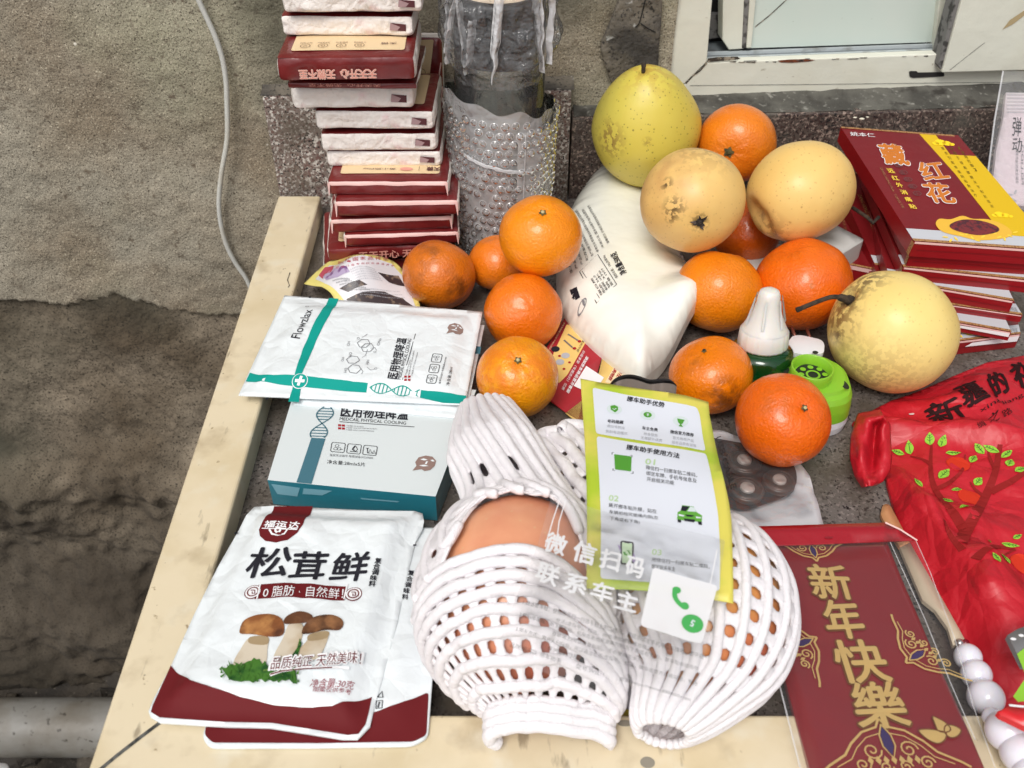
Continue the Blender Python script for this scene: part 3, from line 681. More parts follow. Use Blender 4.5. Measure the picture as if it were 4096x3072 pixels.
g.tube(spline([tuple(b0), tuple(b0.lerp(d1, .5)+Vector((0, 0, .002))), tuple(d1), tuple(d2)], 5), [.0042]*3+[.003]*3+[.0019]*9+[.0023], m_brown, 10); g.build('stem', pD, origin=wloc(pD))

# white plastic box below the cream pear
m_tray = flat('tray_plastic', 208, 208, 204, .4, k=.9)
g = MB(); st = hsurf(.05)
g.poly(st, rounded([(3180, 985), (3345, 900), (3460, 960), (3330, 1040)], 16), m_tray, cut=.02, thick=.049)
g.build('plastic_box', label='white plastic box wedged under the cream pear by the red boxes', cat='box')
g = MB(); st = hsurf(.02); g.poly(st, rounded([(2960, 985), (3170, 975), (3180, 1090), (2975, 1100)], 10), m_tray, cut=.02, thick=.018)
g.build('plastic_sheet', label='thin grey white lid just visible between the two big oranges', cat='lid')

# ================================================================ GLASS BOTTLE
cx = aty(1998, 300, .805).x; bc = Vector((cx, .805, 0)); BR_ = .0405
bot = thing('glass_bottle', bc, 'clear glass bottle with a black lid, bagged on top and bubble wrapped below', 'bottle')
m_gl = clear('bottle_glass', .03, .03, (.93, .95, .93, 1), gloss=.9)
g = MB(); g.lathe([(.0, .006), (BR_-.004, .006), (BR_, .012), (BR_, .185), (BR_-.004, .192), (BR_-.008, .195)], m_gl, bc, seg=64)
g.lathe([(BR_-.003, .012), (BR_-.003, .185)], m_gl, bc, seg=64); g.build('glass_body', bot)
g = MB(); m_cap = flat('black_plastic', 26, 27, 30, .45, k=.8)
g.lathe([(.0385, .190), (.0395, .192), (.0395, .222), (.0385, .224), (.0395, .226), (.0395, .240), (.0375, .243), (.032, .244), (.0315, .2425), (0, .2425)], m_cap, bc, seg=64)
lid = g.build('lid', bot); g = MB(); g.lathe([(.0312, .2426), (.0312, .2445), (0, .2450)], flat('beige_disc', 226, 206, 180, .5), bc, seg=48); g.build('lid_disc', lid, origin=wloc(lid))
# plastic bag over the lid
m_bagc = clear('crinkled_film', .11, .12, bump=(60, 1.0), gloss=.8)
m_bagw = clear('thick_fold', .68, .2, bump=(80, .6))
crease(m_bagc, 60, .5)
def bagp(a, b):
    t = 2*pi*a; z = lerp(.194, .262, b)
    fr = smooth(.1, .6, sin(-t)) # front dips lower in the middle
    if b < .35: z -= (.35-b)*.055*fr
    r = .0455+.006*noise.noise(Vector((cos(t)*2, sin(t)*2, b*1.2)))+.0038*abs(noise.noise(Vector((cos(t)*6, sin(t)*6, b*2+5))))+.0022*noise.noise(Vector((cos(t)*14, sin(t)*14, b*5)))+.007*max(0, cos(t))*(.5+.5*sin(b*9))+.003*max(0, -cos(t))
    r = lerp(.0415, r, smooth(0, .18, b))*(1 if b < .9 else 1-.3*(b-.9)/.1)
    return bc+Vector((cos(t)*r, sin(t)*r, z+.002*nz(cos(t)*3, sin(t)*3, b)))
g = MB(); g.grid(bagp, 160, 40, m_bagc, cu=True)
def wad(t0, z0, z1, w, lean, m):
    def P(a, b):
        z = lerp(z0, z1, b); t = t0+(a-.5)*w*min(1, .12+b*2.2)+lean*(b-.5)+.05*nz(b*6, t0, 0); r = .0475+.0045*sin(pi*a)+.002*nz(a*4, b*7, t0*3)
        return bc+Vector((cos(t)*r, sin(t)*r, z))
    g.grid(P, 14, 30, m)
wad(-1.60, .184, .268, .17, .16, m_bagw); wad(-.80, .188, .268, .10, -.12, m_bagw); wad(-.50, .192, .268, .10, .06, m_bagw); wad(-2.45, .20, .268, .05, .5, m_bagw)
random.seed(21); m_bagl = clear('soft_fold', .32, .15, bump=(90, .8))
for i in range(4):
    t0 = random.uniform(-2.6, -.4); z0 = random.uniform(.186, .20); wad(t0, z0, z0+random.uniform(.045, .07), random.uniform(.05, .16), random.uniform(-.25, .25), m_bagl)
g.build('plastic_bag', bot)
# bubble wrap
m_bw = clear('bubble_sheet', .30, .15, (.98, .98, .98, 1), bump=(70, .5), gloss=1.0, body=(.97, .96, .97, 1)); m_bb = clear('bubble', .04, .06, (.98, .98, .98, 1), gloss=1.5); m_br_ = clear('bubble_rim', .55, .2)
def wr(t, z): 
    return .0455+.0035*smooth(.04, .15, z)+.002*noise.noise(Vector((cos(t)*1.5, sin(t)*1.5, z*14)))+.0012*noise.noise(Vector((cos(t)*5, sin(t)*5, z*60)))
TOP = lambda t: .148+.012*smooth(-.2, .9, cos(t+pi))+.007*smooth(-.75, -1.2, t if t > -pi else 0)+.002*sin(t*9)
g = MB()
def bwp(a, b):
    t = -pi+2*pi*a; z = lerp(.002, TOP(t), b); r = wr(t, z); return bc+Vector((cos(t)*r, sin(t)*r*.93, z))
g.grid(bwp, 120, 50, m_bw, cu=True)
def bw2(a, b):   # overlapping second layer, torn lower edge
    t = lerp(-1.25, .9, a); z = lerp(.035+.035*smooth(0, 1, 1-a)+.004*nz(a*9, 2, 0), .136+.003*nz(a*7, 0, 0), b); r = wr(t, z)+.0028; return bc+Vector((cos(t)*r, sin(t)*r*.93, z))
g.grid(bw2, 60, 30, m_bw)
random.seed(3); rows = 17
for j in range(rows):
    z = .006+j*.0088
    for i in range(34):
        t = -pi+2*pi*(i+.5*(j % 2)+random.uniform(-.12, .12))/34; z = .006+j*.0088+.003*sin(t*2+1)+random.uniform(-.0007, .0007)
        if z > TOP(t)-.004: continue
        if sin(t) > .45 or random.random() < .06: continue
        r = wr(t, z)+(.0028 if -1.25 < t < .9 and z > .05 else 0); q = bc+Vector((cos(t)*r, sin(t)*r*.93, z)); N_ = Vector((cos(t), sin(t), 0)); T_ = Vector((-sin(t), cos(t), 0)); Z_ = Vector((0, 0, 1)); rr = .0038*random.uniform(.78, 1.04); hh = random.uniform(.55, .95)
        g.grid(lambda a, b: q+(T_*cos(2*pi*a)+Z_*sin(2*pi*a))*rr*sin(pi/2*b)**.8+N_*(rr*hh*cos(pi/2*b)+.0002), 12, 4, m_bb, cu=True)
        g.grid(lambda a, b: q+(T_*cos(2*pi*a)+Z_*sin(2*pi*a))*rr*(1.0+.16*b)+N_*.0006, 12, 1, m_br_, cu=True)
tape = clear('tape_edge', .55, .25, bump=(200, .5))
for k in range(3):
    g.tube([bc+Vector((cos(t)*(wr(t, .1)+.003), sin(t)*(wr(t, .1)+.003)*.93, .112-.012*(t+2.3)+.001*nz(t*9, k, 0)+k*.001)) for t in [-2.3+.06*i for i in range(24)]], .0008, tape, 5)
g.tube([bc+Vector((cos(-1.12)*(wr(-1.12, z)+.004), sin(-1.12)*(wr(-1.12, z)+.004)*.93, z)) for z in [.06+.004*i for i in range(20)]], .0006, tape, 5)
g.build('bubble_wrap', bot)

# ================================================================ TISSUE PACKS
m_tr = flat('tissue_red', 122, 36, 36, .32, k=.9, coat=.25, bump=[(70, .12)], var=[(30, S(104, 28, 30, .9), .45, .7)])
m_tw = flat('tissue_white', 244, 236, 230, .5, k=.97, coat=.15, bump=[(160, .2), (40, .3)], var=[(60, S(240, 208, 210, .97), .62, .8)])
m_tb = flat('tissue_beige', 236, 208, 164, .4, k=.93); m_tp = flat('tissue_pink_print', 226, 156, 140, .5, k=.95); m_tl = flat('tissue_lines', 140, 112, 84, .6, k=.9); m_td = flat('tissue_mark', 92, 44, 50, .5, k=.9)
m_tpk = flat('tissue_pink_edge', 236, 196, 190, .5, k=.95)
crease(m_tw, 90, .35); crease(m_tr, 60, .12)
GT = 'facial tissue packs in the tall stack'
def pack(xl, xr, yf, z0, z1, typ, yaw, label, dp=.088, seed=0, panel=True, tilt=0, name='tissue_pack', puff=.0012):
    w = xr-xl; h = z1-z0; cxx = (xl+xr)/2; R_ = Matrix.Rotation(yaw, 3, 'Z')@Matrix.Rotation(tilt, 3, 'X'); O = Vector((cxx, yf, z0))
    def T(x, y, z): return O+R_@Vector((x, y, z))
    def nv(x, y, z): return .0010*noise.noise(Vector((x*55, y*55+seed, z*90)))
    g = MB(); nx, ny, nh = 26, 18, 5; rd = min(.0045, h*.32)
    def bxp(x, y, z, n):   # rounded-box push
        ix, iy, iz = max(-w/2+rd, min(w/2-rd, x)), max(rd, min(dp-rd, y)), max(rd, min(h-rd, z)); d = Vector((x-ix, y-iy, z-iz))
        if d.length > 1e-7: d = d.normalized()*rd
        p = Vector((ix, iy, iz))+d; q = nv(*p)
        cen = (1-(2*x/w)**2)*(1-(2*y/dp-1)**2)
        p.z += puff*cen*(1 if z > h/2 else -.3)
        return T(p.x+q*(.6 if abs(n[0]) else 0)*2, p.y+q*(1.6 if abs(n[1]) else 0), p.z+q*(.5 if n[2] else 0))
    mt = m_tr
    def face(fn, a, b, m, n): g.grid(lambda s_, t_: bxp(*fn(s_, t_), n), a, b, m)
    face(lambda s_, t_: ((s_-.5)*w, t_*dp, h), nx, ny, mt, (0, 0, 1)); face(lambda s_, t_: ((s_-.5)*w, t_*dp, 0), nx, ny, mt, (0, 0, 1))
    face(lambda s_, t_: ((s_-.5)*w, dp, t_*h), nx, nh, mt, (0, 1, 0))
    for s0 in (-w/2, w/2): face(lambda s_, t_: (s0, s_*dp, t_*h), ny, nh, m_tw, (1, 0, 0))
    if typ == 'end': face(lambda s_, t_: ((s_-.5)*w, 0, t_*h), nx*2, nh*2, m_tw, (0, 1, 0))
    elif typ == 'spine': face(lambda s_, t_: ((s_-.5)*w, 0, t_*h), nx, nh, mt, (0, 1, 0))
    else:
        face(lambda s_, t_: ((s_-.5)*w, 0, t_*h*.70), nx, nh, mt, (0, 1, 0)); face(lambda s_, t_: ((s_-.5)*w, 0, h*(.70+.30*t_)), nx, 3, m_tpk, (0, 1, 0))
        fr_ = Surf(T(0, -.0006, 0), R_@Vector((1, 0, 0)), R_@Vector((0, 0, 1)))
        for sx in (-1, 1): g.poly(fr_, [(sx*w*.5-.001*sx, h*.06), (sx*w*.485, h*.08), (sx*w*.47, h*.8), (sx*w*.5-.001*sx, h*.86)], m_tpk, px=False, cut=0)
    tp = Surf(T(0, 0, h+.0006), R_@Vector((1, 0, 0)), R_@Vector((0, 1, 0)), lambda a, b: puff*(1-(2*a/w)**2)*(1-(2*b/dp-1)**2) if abs(a) < w/2 and 0 < b < dp else 0)
    x0, x1 = -w/2+.011, w/2-.009
    if panel and typ != 'spine2':
        g.poly(tp, rounded([(x0, .012), (x1, .012), (x1, dp-.010), (x0, dp-.010)], .003), m_tb, px=False, cut=.008)
    fs = Surf(T(0, -.0008, 0), R_@Vector((1, 0, 0)), R_@Vector((0, 0, 1)))
    if typ == 'end':   # the folded dark printed tab near one corner
        g.poly(fs, [(w*.5-.020, h*.34), (w*.5-.0065, h*.30), (w*.5-.0062, h*.62), (w*.5-.019, h*.68)], m_td, .0002, px=False, cut=0)
        g.poly(fs, [(w*.5-.020, h*.34), (w*.5-.014, h*.32), (w*.5-.011, h*.5), (w*.5-.019, h*.68)], flat('tab_pale', 168, 138, 140, .5), .0004, px=False, cut=0)
    return g, T, tp, fs, w, h
def px_pack(ul, ur, yf, vt, vb, typ, yaw, label, seed=0, dp=.088, **kw):
    um = (ul+ur)/2; a = aty(um, vb, yf); b = aty(um, vt, yf); dd = depth(((0, yf, (a.z+b.z)/2))); k = dd/F
    return pack((ul-2048)*k, (ur-2048)*k, yf, a.z, b.z-.0002, typ, yaw, label, dp, seed, **kw)
def fin(g, label): return g.build('tissue_pack', label=label, cat='tissue pack', group=GT)
R1 = radians(1)
g, *_ = px_pack(1128, 1690, .772, -30, 55, 'end', R1, '', 1); fin(g, 'topmost tissue pack, white end showing, cut off by the photo edge')
g, T, tp, fs, w, h_ = px_pack(1122, 1655, .778, 60, 148, 'end', -R1, '', 2); fin(g, 'tissue pack with a white end directly above the red spine with upside down writing')
g, T, tp, fs, w, h_ = px_pack(1108, 1662, .737, 226, 326, 'spine', R1*1.5, '', 3, dp=.095)
g.text(fs, '天天开心  无微不至', (.024, h_*.52), (-.038, h_*.52), (.024, h_*.14), m_tp, .0011, .025, px=False)
g.text(fs, '天天开心  无微不至', (.024, h_*.52), (-.038, h_*.52), (.024, h_*.14), flat('tissue_print_pale', 246, 216, 200, .5), .0009, .06, px=False)
for i, x in enumerate((-.031, -.014, .0035, .021)):
    g.disc(tp, (x*.85-.008, .0205), .0042, m_tl, .0006, px=False, r0=.88); s_ = .0018
    if i % 2 == 0: g.line(tp, [(x*.85-.008, .0225), (x*.85-.0096, .0195), (x*.85-.008, .0182), (x*.85-.0064, .0195), (x*.85-.008, .0225)], .0004, m_tl, .0006, px=False)
    else: g.disc(tp, (x*.85-.008, .0205), s_, m_tl, .0006, px=False, r0=.7)
    g.text(tp, ['吸水强韧', '无刺激添加', '细腻柔韧', '不易掉屑'][i], (x*.85-.003, .028), (x*.85-.013, .028), (x*.85-.003, .0255), m_tl, .0006, .01, px=False)
g.text(tp, '天微', (.040, .0275), (.027, .0265), (.040, .0228), m_td, .0006, .01, px=False)
fin(g, 'thick tissue pack, red spine with upside down pink writing facing out')
g, T, tp, fs, w, h_ = px_pack(1150, 1668, .748, 330, 356, 'spine', -R1, '', 4)
g.text(fs, '天天开心  无微不至', (.024, h_*.98), (-.036, h_*.98), (.024, h_*.45), m_tp, .0009, .025, px=False)
fin(g, 'thin red tissue pack squeezed just below the one with upside down writing')
W = ['white ended tissue pack below the two red spines, its dark tab cut at a slant', 'white ended tissue pack standing out furthest to the side above two others', 'white ended tissue pack between two other white ended ones, low in the stack', 'lowest white ended tissue pack, resting on the beige printed pack']
for i, (ul, ur, yf, vt, vb, yw) in enumerate(((1166, 1656, .762, 358, 437, 1), (1258, 1736, .768, 452, 521, -1), (1283, 1748, .772, 542, 607, 1), (1305, 1766, .775, 613, 670, 0))):
    g, *_ = px_pack(ul, ur, yf, vt-12, vb, 'end', yw*R1, '', 5+i); fin(g, W[i])
g, T, tp, fs, w, h_ = px_pack(1308, 1796, .749, 722, 785, 'lip', 0, '', 9, dp=.092)
g.text(tp, '黄小熊Play', (.006, .0215), (-.024, .0215), (.006, .0175), m_td, .0006, .01, px=False); g.disc(tp, (.0155, .019), .006, m_tp, .0006, px=False, ry=.003)
g.text(tp, '天微', (.046, .0235), (.034, .0235), (.046, .016), m_td, .0006, .02, px=False); g.line(tp, [(.027, .016), (.027, .024)], .0004, m_tl, .0006, px=False)
fin(g, 'tissue pack with beige top panel and small brown print, midway down the stack')
for ul, ur, yf, vt, vb, yw, lb in ((1338, 1836, .741, 800, 868, 1.5, 'red fronted tissue pack directly under the one with the beige printed top'), (1322, 1812, .746, 868, 928, 4, 'red fronted tissue pack, second below the beige printed one, slightly turned'), (1376, 1838, .744, 930, 985, 3.5, 'red fronted tissue pack resting on the turned pack with visible panel corner')):
    g, *_ = px_pack(ul, ur, yf, vt, vb, 'lip', radians(yw), '', int(ul)); fin(g, lb)
g, T, tp, fs, w, h_ = px_pack(1310, 1800, .744, 984, 1036, 'spine', radians(6), '', 15, dp=.11)
g.text(fs, '天天开心 无微不至', (-.028, h_*.15), (.05, h_*.15), (-.028, h_*.75), m_tp, .0009, .03, px=False)
g.line(tp, [(-w/2+.012, .018), (-w/2+.02, .014), (-w/2+.018, .024), (-w/2+.028, .02)], .0006, m_td, .0007, px=False)
fin(g, 'turned tissue pack near the bottom with upright pink writing beside the orange')
g, T, tp, fs, w, h_ = px_pack(1300, 1770, .752, 1040, 1108, 'spine', radians(9), '', 16, dp=.105); fin(g, 'bottom tissue pack of the stack, lying on the counter')
def stand(pts, yb, lean, label, sd):      # packs standing on edge behind the stack
    a = [aty(*p, yb) for p in pts]; g = MB()
    s = Surf(a[3], a[2]-a[3], Vector((0, sin(lean), cos(lean))), lambda x, y: .0008*nz(x, y, sd, 60))
    if s.N.y > 0: s.N = -s.N
    q = [s.px(*p) for p in pts]; g.poly(s, rounded(q, .006), m_tr, px=False, cut=.01, thick=.018, tm=m_tw)
    return g, s
g, s = stand([(1560, 145), (1768, 150), (1776, 560), (1560, 560)], .868, .12, '', 1)
g.poly(s, rounded([(1580, 160), (1735, 158), (1705, 422), (1590, 424)], 8), m_tb, .0004, cut=.01)
for v in (290, 320, 358): g.disc(s, (1686, v), .004, m_tl, .0007, r0=.88)
for p in ([(1764, 250), (1752, 330), (1748, 410)], [(1770, 345), (1762, 420), (1760, 505)]): g.line(s, p, .0012, m_tpk, .0008)
g.build('tissue_pack', label='tissue pack standing on edge behind the upper stack, beige panel facing out', cat='tissue pack', group=GT)
g, s = stand([(1600, 478), (1792, 482), (1822, 800), (1600, 800)], .862, .08, '', 2)
g.poly(s, rounded([(1620, 500), (1788, 500), (1752, 690), (1620, 700)], 8), m_tb, .0004, cut=.01)
g.build('tissue_pack', label='tissue pack standing on its edge behind the middle of the stack, touching the bubble wrap', cat='tissue pack', group=GT)
# ================================================================ PACKETS, BAGS, PAPERS
def pillow(sf_z0, outline, hmax, dm, rim=.0006, wr=lambda x, y, d: 0, extra=lambda x, y: 0, surf=None):
    """height field over a level plane: puffed inside the outline, flat at the sealed rim"""
    base = surf or hsurf(sf_z0); pts = [base.px(*p) for p in outline]; D = pdist(pts)
    def h(x, y):
        d = D(x, y)
        if d <= 0: return rim+extra(x, y)
        t = min(1, d/dm); return rim+hmax*sqrt(max(0, 1-(1-t)**2))+wr(x, y, d)*min(1, d/.004)+extra(x, y)
    s = Surf(base.O, base.X, base.Y, h); return s, pts, D
K = flat('ink_black', 36, 36, 44, .5); m_teal = flat('teal_print', 12, 158, 146, .4, k=.9); m_teal2 = flat('deep_teal', 44, 128, 146, .3, k=.85, coat=.5, bump=[(90, .1)]); m_slate = flat('slate_blue', 70, 118, 134, .4, k=.9)
m_grey = flat('grey_print', 128, 130, 134, .6); m_lgrey = flat('light_grey_print', 176, 178, 184, .6); m_redp = flat('red_print', 168, 34, 44, .5, k=.9); m_wp = flat('white_print', 238, 238, 240, .5, k=.97)
m_pw = flat('pouch_white', 228, 234, 237, .33, k=1.0, coat=.3, bump=[(40, .06)]); m_bxw = flat('box_white', 218, 226, 228, .3, k=.95, coat=.3); m_taup = flat('taupe', 150, 124, 116, .4, k=.9)

# ---- flour bag
out = spline([(2412, 695), (2480, 722), (2562, 762), (2640, 850), (2668, 960), (2720, 1052), (2762, 1128), (2818, 1160), (2868, 1212), (2800, 1290), (2712, 1395), (2620, 1480), (2556, 1520), (2470, 1470), (2350, 1370), (2262, 1270), (2226, 1160), (2232, 1010), (2270, 880), (2330, 780)], 4, True)
out = [tuple(p) for p in out]
axl = (Vector(hsurf(.02).px(2480, 730))-Vector(hsurf(.02).px(2700, 1380))).normalized(); axs = Vector((-axl.y, axl.x))
def fw(x, y, d):
    p = Vector((x, y)); s_ = p.dot(axl); t_ = p.dot(axs)
    return .0017*noise.noise(Vector((s_*95, t_*14, 2)))*smooth(.045, .008, d)+.0008*noise.noise(Vector((x*18, y*18, 1)))
fcn = Vector(hsurf(.05).px(2868, 1212))
fs_, fp, fD = pillow(.014, out, .036, .045, wr=fw, extra=lambda x, y: .040*smooth(.062, .0, (Vector((x, y))-fcn).length))
m_flour = flat('flour_film', 240, 241, 232, .25, k=1.0, coat=.5, bump=[(22, .12)])
m_flour.node_tree.nodes['Principled BSDF'].inputs['Coat Weight'].default_value = .8
g = MB(); g.poly(fs_, fp, m_flour, px=False, cut=.0045, thick=.013)
m_flour.node_tree.nodes['Principled BSDF'].inputs['Coat Roughness'].default_value = .06
m_seam = clear('clear_seam', .3, .1, (1, .97, .97, 1), bump=(60, .5))
for e in ([(2640, 850), (2670, 880), (2700, 960), (2740, 1040), (2768, 1100), (2810, 1150), (2762, 1128), (2720, 1052), (2668, 960)], [(2812, 1150), (2850, 1172), (2876, 1206), (2838, 1216), (2800, 1165)]):
    g.poly(hsurf(.024), e, m_seam, cut=.01, thick=.0005)
def FT(body, a, b, c, m=K, bold=.0): g.text(fs_, body, a, b, c, m, .0009, bold)
for i, (body, L_) in enumerate((('温馨提示 开袋后请密封保存并尽快食用', 172), ('冲调方法 温水50毫升加本品搅拌', 176), ('食用方法 取适量加水调和即可食用不宜直接食用', 190), ('生产日期 见包装袋封口处 食品生产许可证号', 178), ('贮存条件 阴凉干燥处 保质期十二个月', 190), ('产品标准号 GB/T1355 质量等级 特制一等', 176), ('产品名称 食用小麦粉 配料 小麦', 200), ('生产者 见袋身喷码标识', 150))):
    a = Vector((2438-21*i, 974+17*i)); b = a+Vector((-.47, -.88))*L_; n2 = Vector((-.86, .50))*11; FT(body, a, b, a+n2, K, 0)
FT('脂肪含量：100g含量26g', (2474, 1110), (2420, 1022), (2462, 1117), K, 0)
FT('净含量:500克', (2508, 1092), (2464, 1008), (2482, 1106), K, .02)
bx = [(2318, 1090), (2390, 1020), (2466, 1140), (2386, 1216)]
g.line(fs_, bx, .0006, K, .0009, closed=True); g.line(fs_, [(2328, 1088), (2398, 1196)], .0004, K, .0009)
for i in range(5):
    a = Vector((2340, 1082)).lerp(Vector((2392, 1032)), i/5+.1); b = a+Vector((66, 104)); n_ = Vector((-8, 7))
    FT(['蛋白质', '脂肪 26.0', '碳水', '钠 370', '能量 1977'][i], b, a.lerp(b, .35), b+n_, K, .01)
g.text(fs_, '福', (2318, 1196), (2306, 1152), (2290, 1204), K, .0009, .04); g.poly(fs_, [(2290, 1162), (2306, 1150), (2320, 1192), (2302, 1204)], K, .0008, cut=0)
g.disc(fs_, (2328, 1226), .0055, m_grey, .0009, ry=.0032, rot=1.1, r0=.8); g.poly(fs_, [(2326, 1200), (2338, 1206), (2340, 1232), (2330, 1222)], m_grey, .001, cut=0)
g.build('flour_bag', label='plump white flour bag of clear plastic printed with black text, 500克', cat='bag')

# ---- coupon card
s_c = psurf((2110, 1530, .004), (2370, 1722, .004), (2258, 1273, .012))
m_cr = flat('coupon_red', 176, 40, 52, .45, k=.9); m_cy = flat('coupon_yellow', 238, 204, 122, .45, k=.93); m_ccr = flat('coupon_cream', 240, 222, 180, .45, k=.93)
g = MB(); g.poly(s_c, [(2258, 1273), (2420, 1388), (2330, 1690), (2266, 1652), (2100, 1530)], m_cr, cut=.02, thick=.0006); g.poly(s_c, [(2420, 1388), (2525, 1458), (2366, 1735), (2262, 1652), (2330, 1600), (2395, 1492)], m_cy, cut=.02, thick=.0006)
g.poly(s_c, rounded([(2480, 1430), (2525, 1458), (2470, 1540), (2420, 1530)], 5), m_ccr, .0003, cut=0)
g.poly(s_c, rounded([(2268, 1296), (2352, 1354), (2270, 1500), (2235, 1535), (2180, 1490)], 9), m_cy, .0003, cut=0)
dn_ = Vector((-66, 118))
def CT(body, a, L, w, m, bold=.02): 
    a = Vector(a); e = a+dn_.normalized()*L; g.text(s_c, body, a, e, a+Vector((w*.82, w*.57)), m, .0006, bold)
CT('爱车专用清洁套装 环保升级版', (2256, 1290), 125, 6, m_ccr); CT('赠送内容', (2333, 1358), 56, 9, K)
CT('添加京东商品官方客服', (2345, 1425), 165, 13, m_wp, .03); CT('抄底享受（专属底价）优惠', (2332, 1402), 178, 12, m_wp, .03); CT('不要在', (2492, 1460), 55, 16, m_redp, .03); CT('专属购物群', (2470, 1450), 78, 15, m_redp, .03)
g.poly(s_c, [(2345, 1465), (2416, 1512), (2370, 1580), (2295, 1545)], m_wp, .0005, cut=0)
mt_ = flat('tool_steel', 150, 152, 156, .3, metal=.6)
for a, b, c in (((2272, 1338), (2312, 1364), (2318, 1368)), ((2256, 1362), (2290, 1392), (2298, 1396))): g.line(s_c, [a, b], .0016, mt_, .0006); g.disc(s_c, c, .0016, m_redp, .0008)
for p in ((2222, 1398), (2262, 1424), (2240, 1450)): g.disc(s_c, p, .0036, K if p[0] == 2222 else m_lgrey, .0006); g.disc(s_c, (p[0]+16, p[1]+28), .0012, m_redp, .0008)
g.build('coupon_card', label='red and yellow shopping coupon card half under the flour bag', cat='card')

# ---- curled sachet with yellow border
s_s = psurf((1215, 1150, .014), (1690, 1262, .014), (1330, 1015, .012), lambda a, b: .034*exp(-((a-.052)/.028)**2)*smooth(-.03, .02, b)+.004*sin(a*60+b*30))
so = [tuple(p) for p in spline([(1216, 1134), (1262, 1090), (1318, 1045), (1400, 1022), (1490, 1020), (1572, 1044), (1618, 1090), (1650, 1150), (1682, 1236), (1640, 1262), (1560, 1262), (1380, 1240), (1322, 1170), (1288, 1146)], 4)]
m_sy = flat('sachet_yellow', 236, 222, 130, .35, k=.93, coat=.3); m_sw = flat('sachet_white', 226, 224, 228, .3, k=.95, coat=.4)
g = MB(); g.poly(s_s, so, m_sy, cut=.004, thick=.0006)
g.poly(s_s, [(1262, 1118), (1318, 1062), (1400, 1034), (1490, 1032), (1566, 1056), (1606, 1100), (1640, 1165), (1664, 1232), (1560, 1250), (1400, 1235), (1345, 1165), (1300, 1136)], m_sw, .0004, cut=.004)
m_pk = flat('sachet_pink', 190, 84, 100, .5, k=.9); m_brn = flat('sachet_photo', 66, 54, 56, .35, k=.9, var=[(150, S(150, 130, 110), .55, .7)])
for i, q in enumerate(([(1275, 1105), (1300, 1072), (1335, 1066), (1330, 1090), (1300, 1098), (1290, 1118)],)): g.poly(s_s, q, m_pk, .0009, cut=.004)
for i, ch in enumerate('鼎旺国家品特功'): u = 1352+i*30; v = 1064-22*sin(pi*(u-1330)/290); g.text(s_s, ch, (u, v), (u+21, v-1), (u-1, v-13), m_pk, .0009)
for i, ch in enumerate('婴幼儿童专用配方保湿养护'): u = 1345+i*20; v = 1082-22*sin(pi*(u-1330)/290); g.text(s_s, ch, (u, v), (u+13, v-1), (u-1, v-7), m_pk, .0009)
g.poly(s_s, [(1292, 1110), (1325, 1082), (1385, 1068), (1400, 1090), (1350, 1112), (1305, 1124)], flat('sachet_lilac', 176, 160, 190, .4, var=[(120, S(120, 80, 130), .5, .6)]), .0009, cut=.004)
g.poly(s_s, [(1358, 1158), (1436, 1122), (1470, 1142), (1392, 1172)], m_brn, .0009, cut=.004); g.poly(s_s, [(1512, 1092), (1594, 1106), (1622, 1148), (1556, 1132)], m_brn, .0009, cut=.004)
g.poly(s_s, [(1385, 1200), (1450, 1172), (1540, 1170), (1610, 1195), (1664, 1234), (1600, 1246), (1420, 1236)], m_brn, .0009, cut=.004)
for j in range(6):
    v = 1080+j*9; g.text(s_s, '本品适用于婴幼儿日常肌肤护理', (1400+j*4, v+6), (1500+j*6, v+4), (1400+j*4, v), m_lgrey, .001)
    g.text(s_s, '使用前请仔细阅读说明书', (1330+j*14, 1130+j*8), (1400+j*16, 1126+j*8), (1330+j*14, 1124+j*8), m_grey, .001)
for j in range(3): g.text(s_s, '生产批号及有效期见袋口处请放置阴凉干燥处保存', (1440, 1168+j*9), (1600+j*10, 1172+j*12), (1440, 1162+j*9), m_lgrey, .0012)
g.build('sachet', label='curled white sachet with a yellow border arching in front of the tissue stack', cat='sachet')

# ---- folded cooling-mask box
zb = .026; s_b = hsurf(zb)
g = MB(); tb = [(1070, 1920), (1742, 1986), (1905, 1560), (1200, 1490)]
P_ = [atz(u, v, zb) for u, v in tb]; g.prism(P_, (0, 0, -.0245), m_bxw, m_teal2)
X_ = (P_[1]-P_[0]).normalized(); fr2 = Surf(P_[0]+Vector((0, 0, -.0245)), X_, (0, 0, 1)); 
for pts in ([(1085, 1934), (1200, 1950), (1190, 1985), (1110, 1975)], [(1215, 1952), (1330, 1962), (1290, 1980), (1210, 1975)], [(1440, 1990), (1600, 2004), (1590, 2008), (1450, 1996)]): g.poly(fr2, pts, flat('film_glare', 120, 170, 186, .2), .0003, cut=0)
def BT(body, a, b, c, m=K, bold=0.): g.text(s_b, body, a, b, c, m, .0004, bold)
BT('医用物理降温', (1362, 1668), (1630, 1682), (1370, 1620), K, .018); BT('MEDCAIL PHYSICAL COOLING', (1358, 1682), (1624, 1700), (1360, 1670), K)
g.line(s_b, [(1358, 1688), (1658, 1709)], .0006, K)
for i in range(2):
    for j in range(2): u, v = 1353+i*15, 1698+j*12+i*1; g.poly(s_b, [(u, v), (u+12, v+1), (u+11, v+9), (u-1, v+8)], m_redp, .0004, cut=0)
for j, q in enumerate(('不含酒精 -NO ALCOHOL', '不含色素 -DOES NOT CONTAIN PIGMENTS', '不含激素 -DONT CONTAIN HORMONE')): BT(q, (1386-j*1, 1707+j*8), ([1456, 1508, 1496][j], 1711+j*9), (1386-j, 1701+j*8), m_grey, .01)
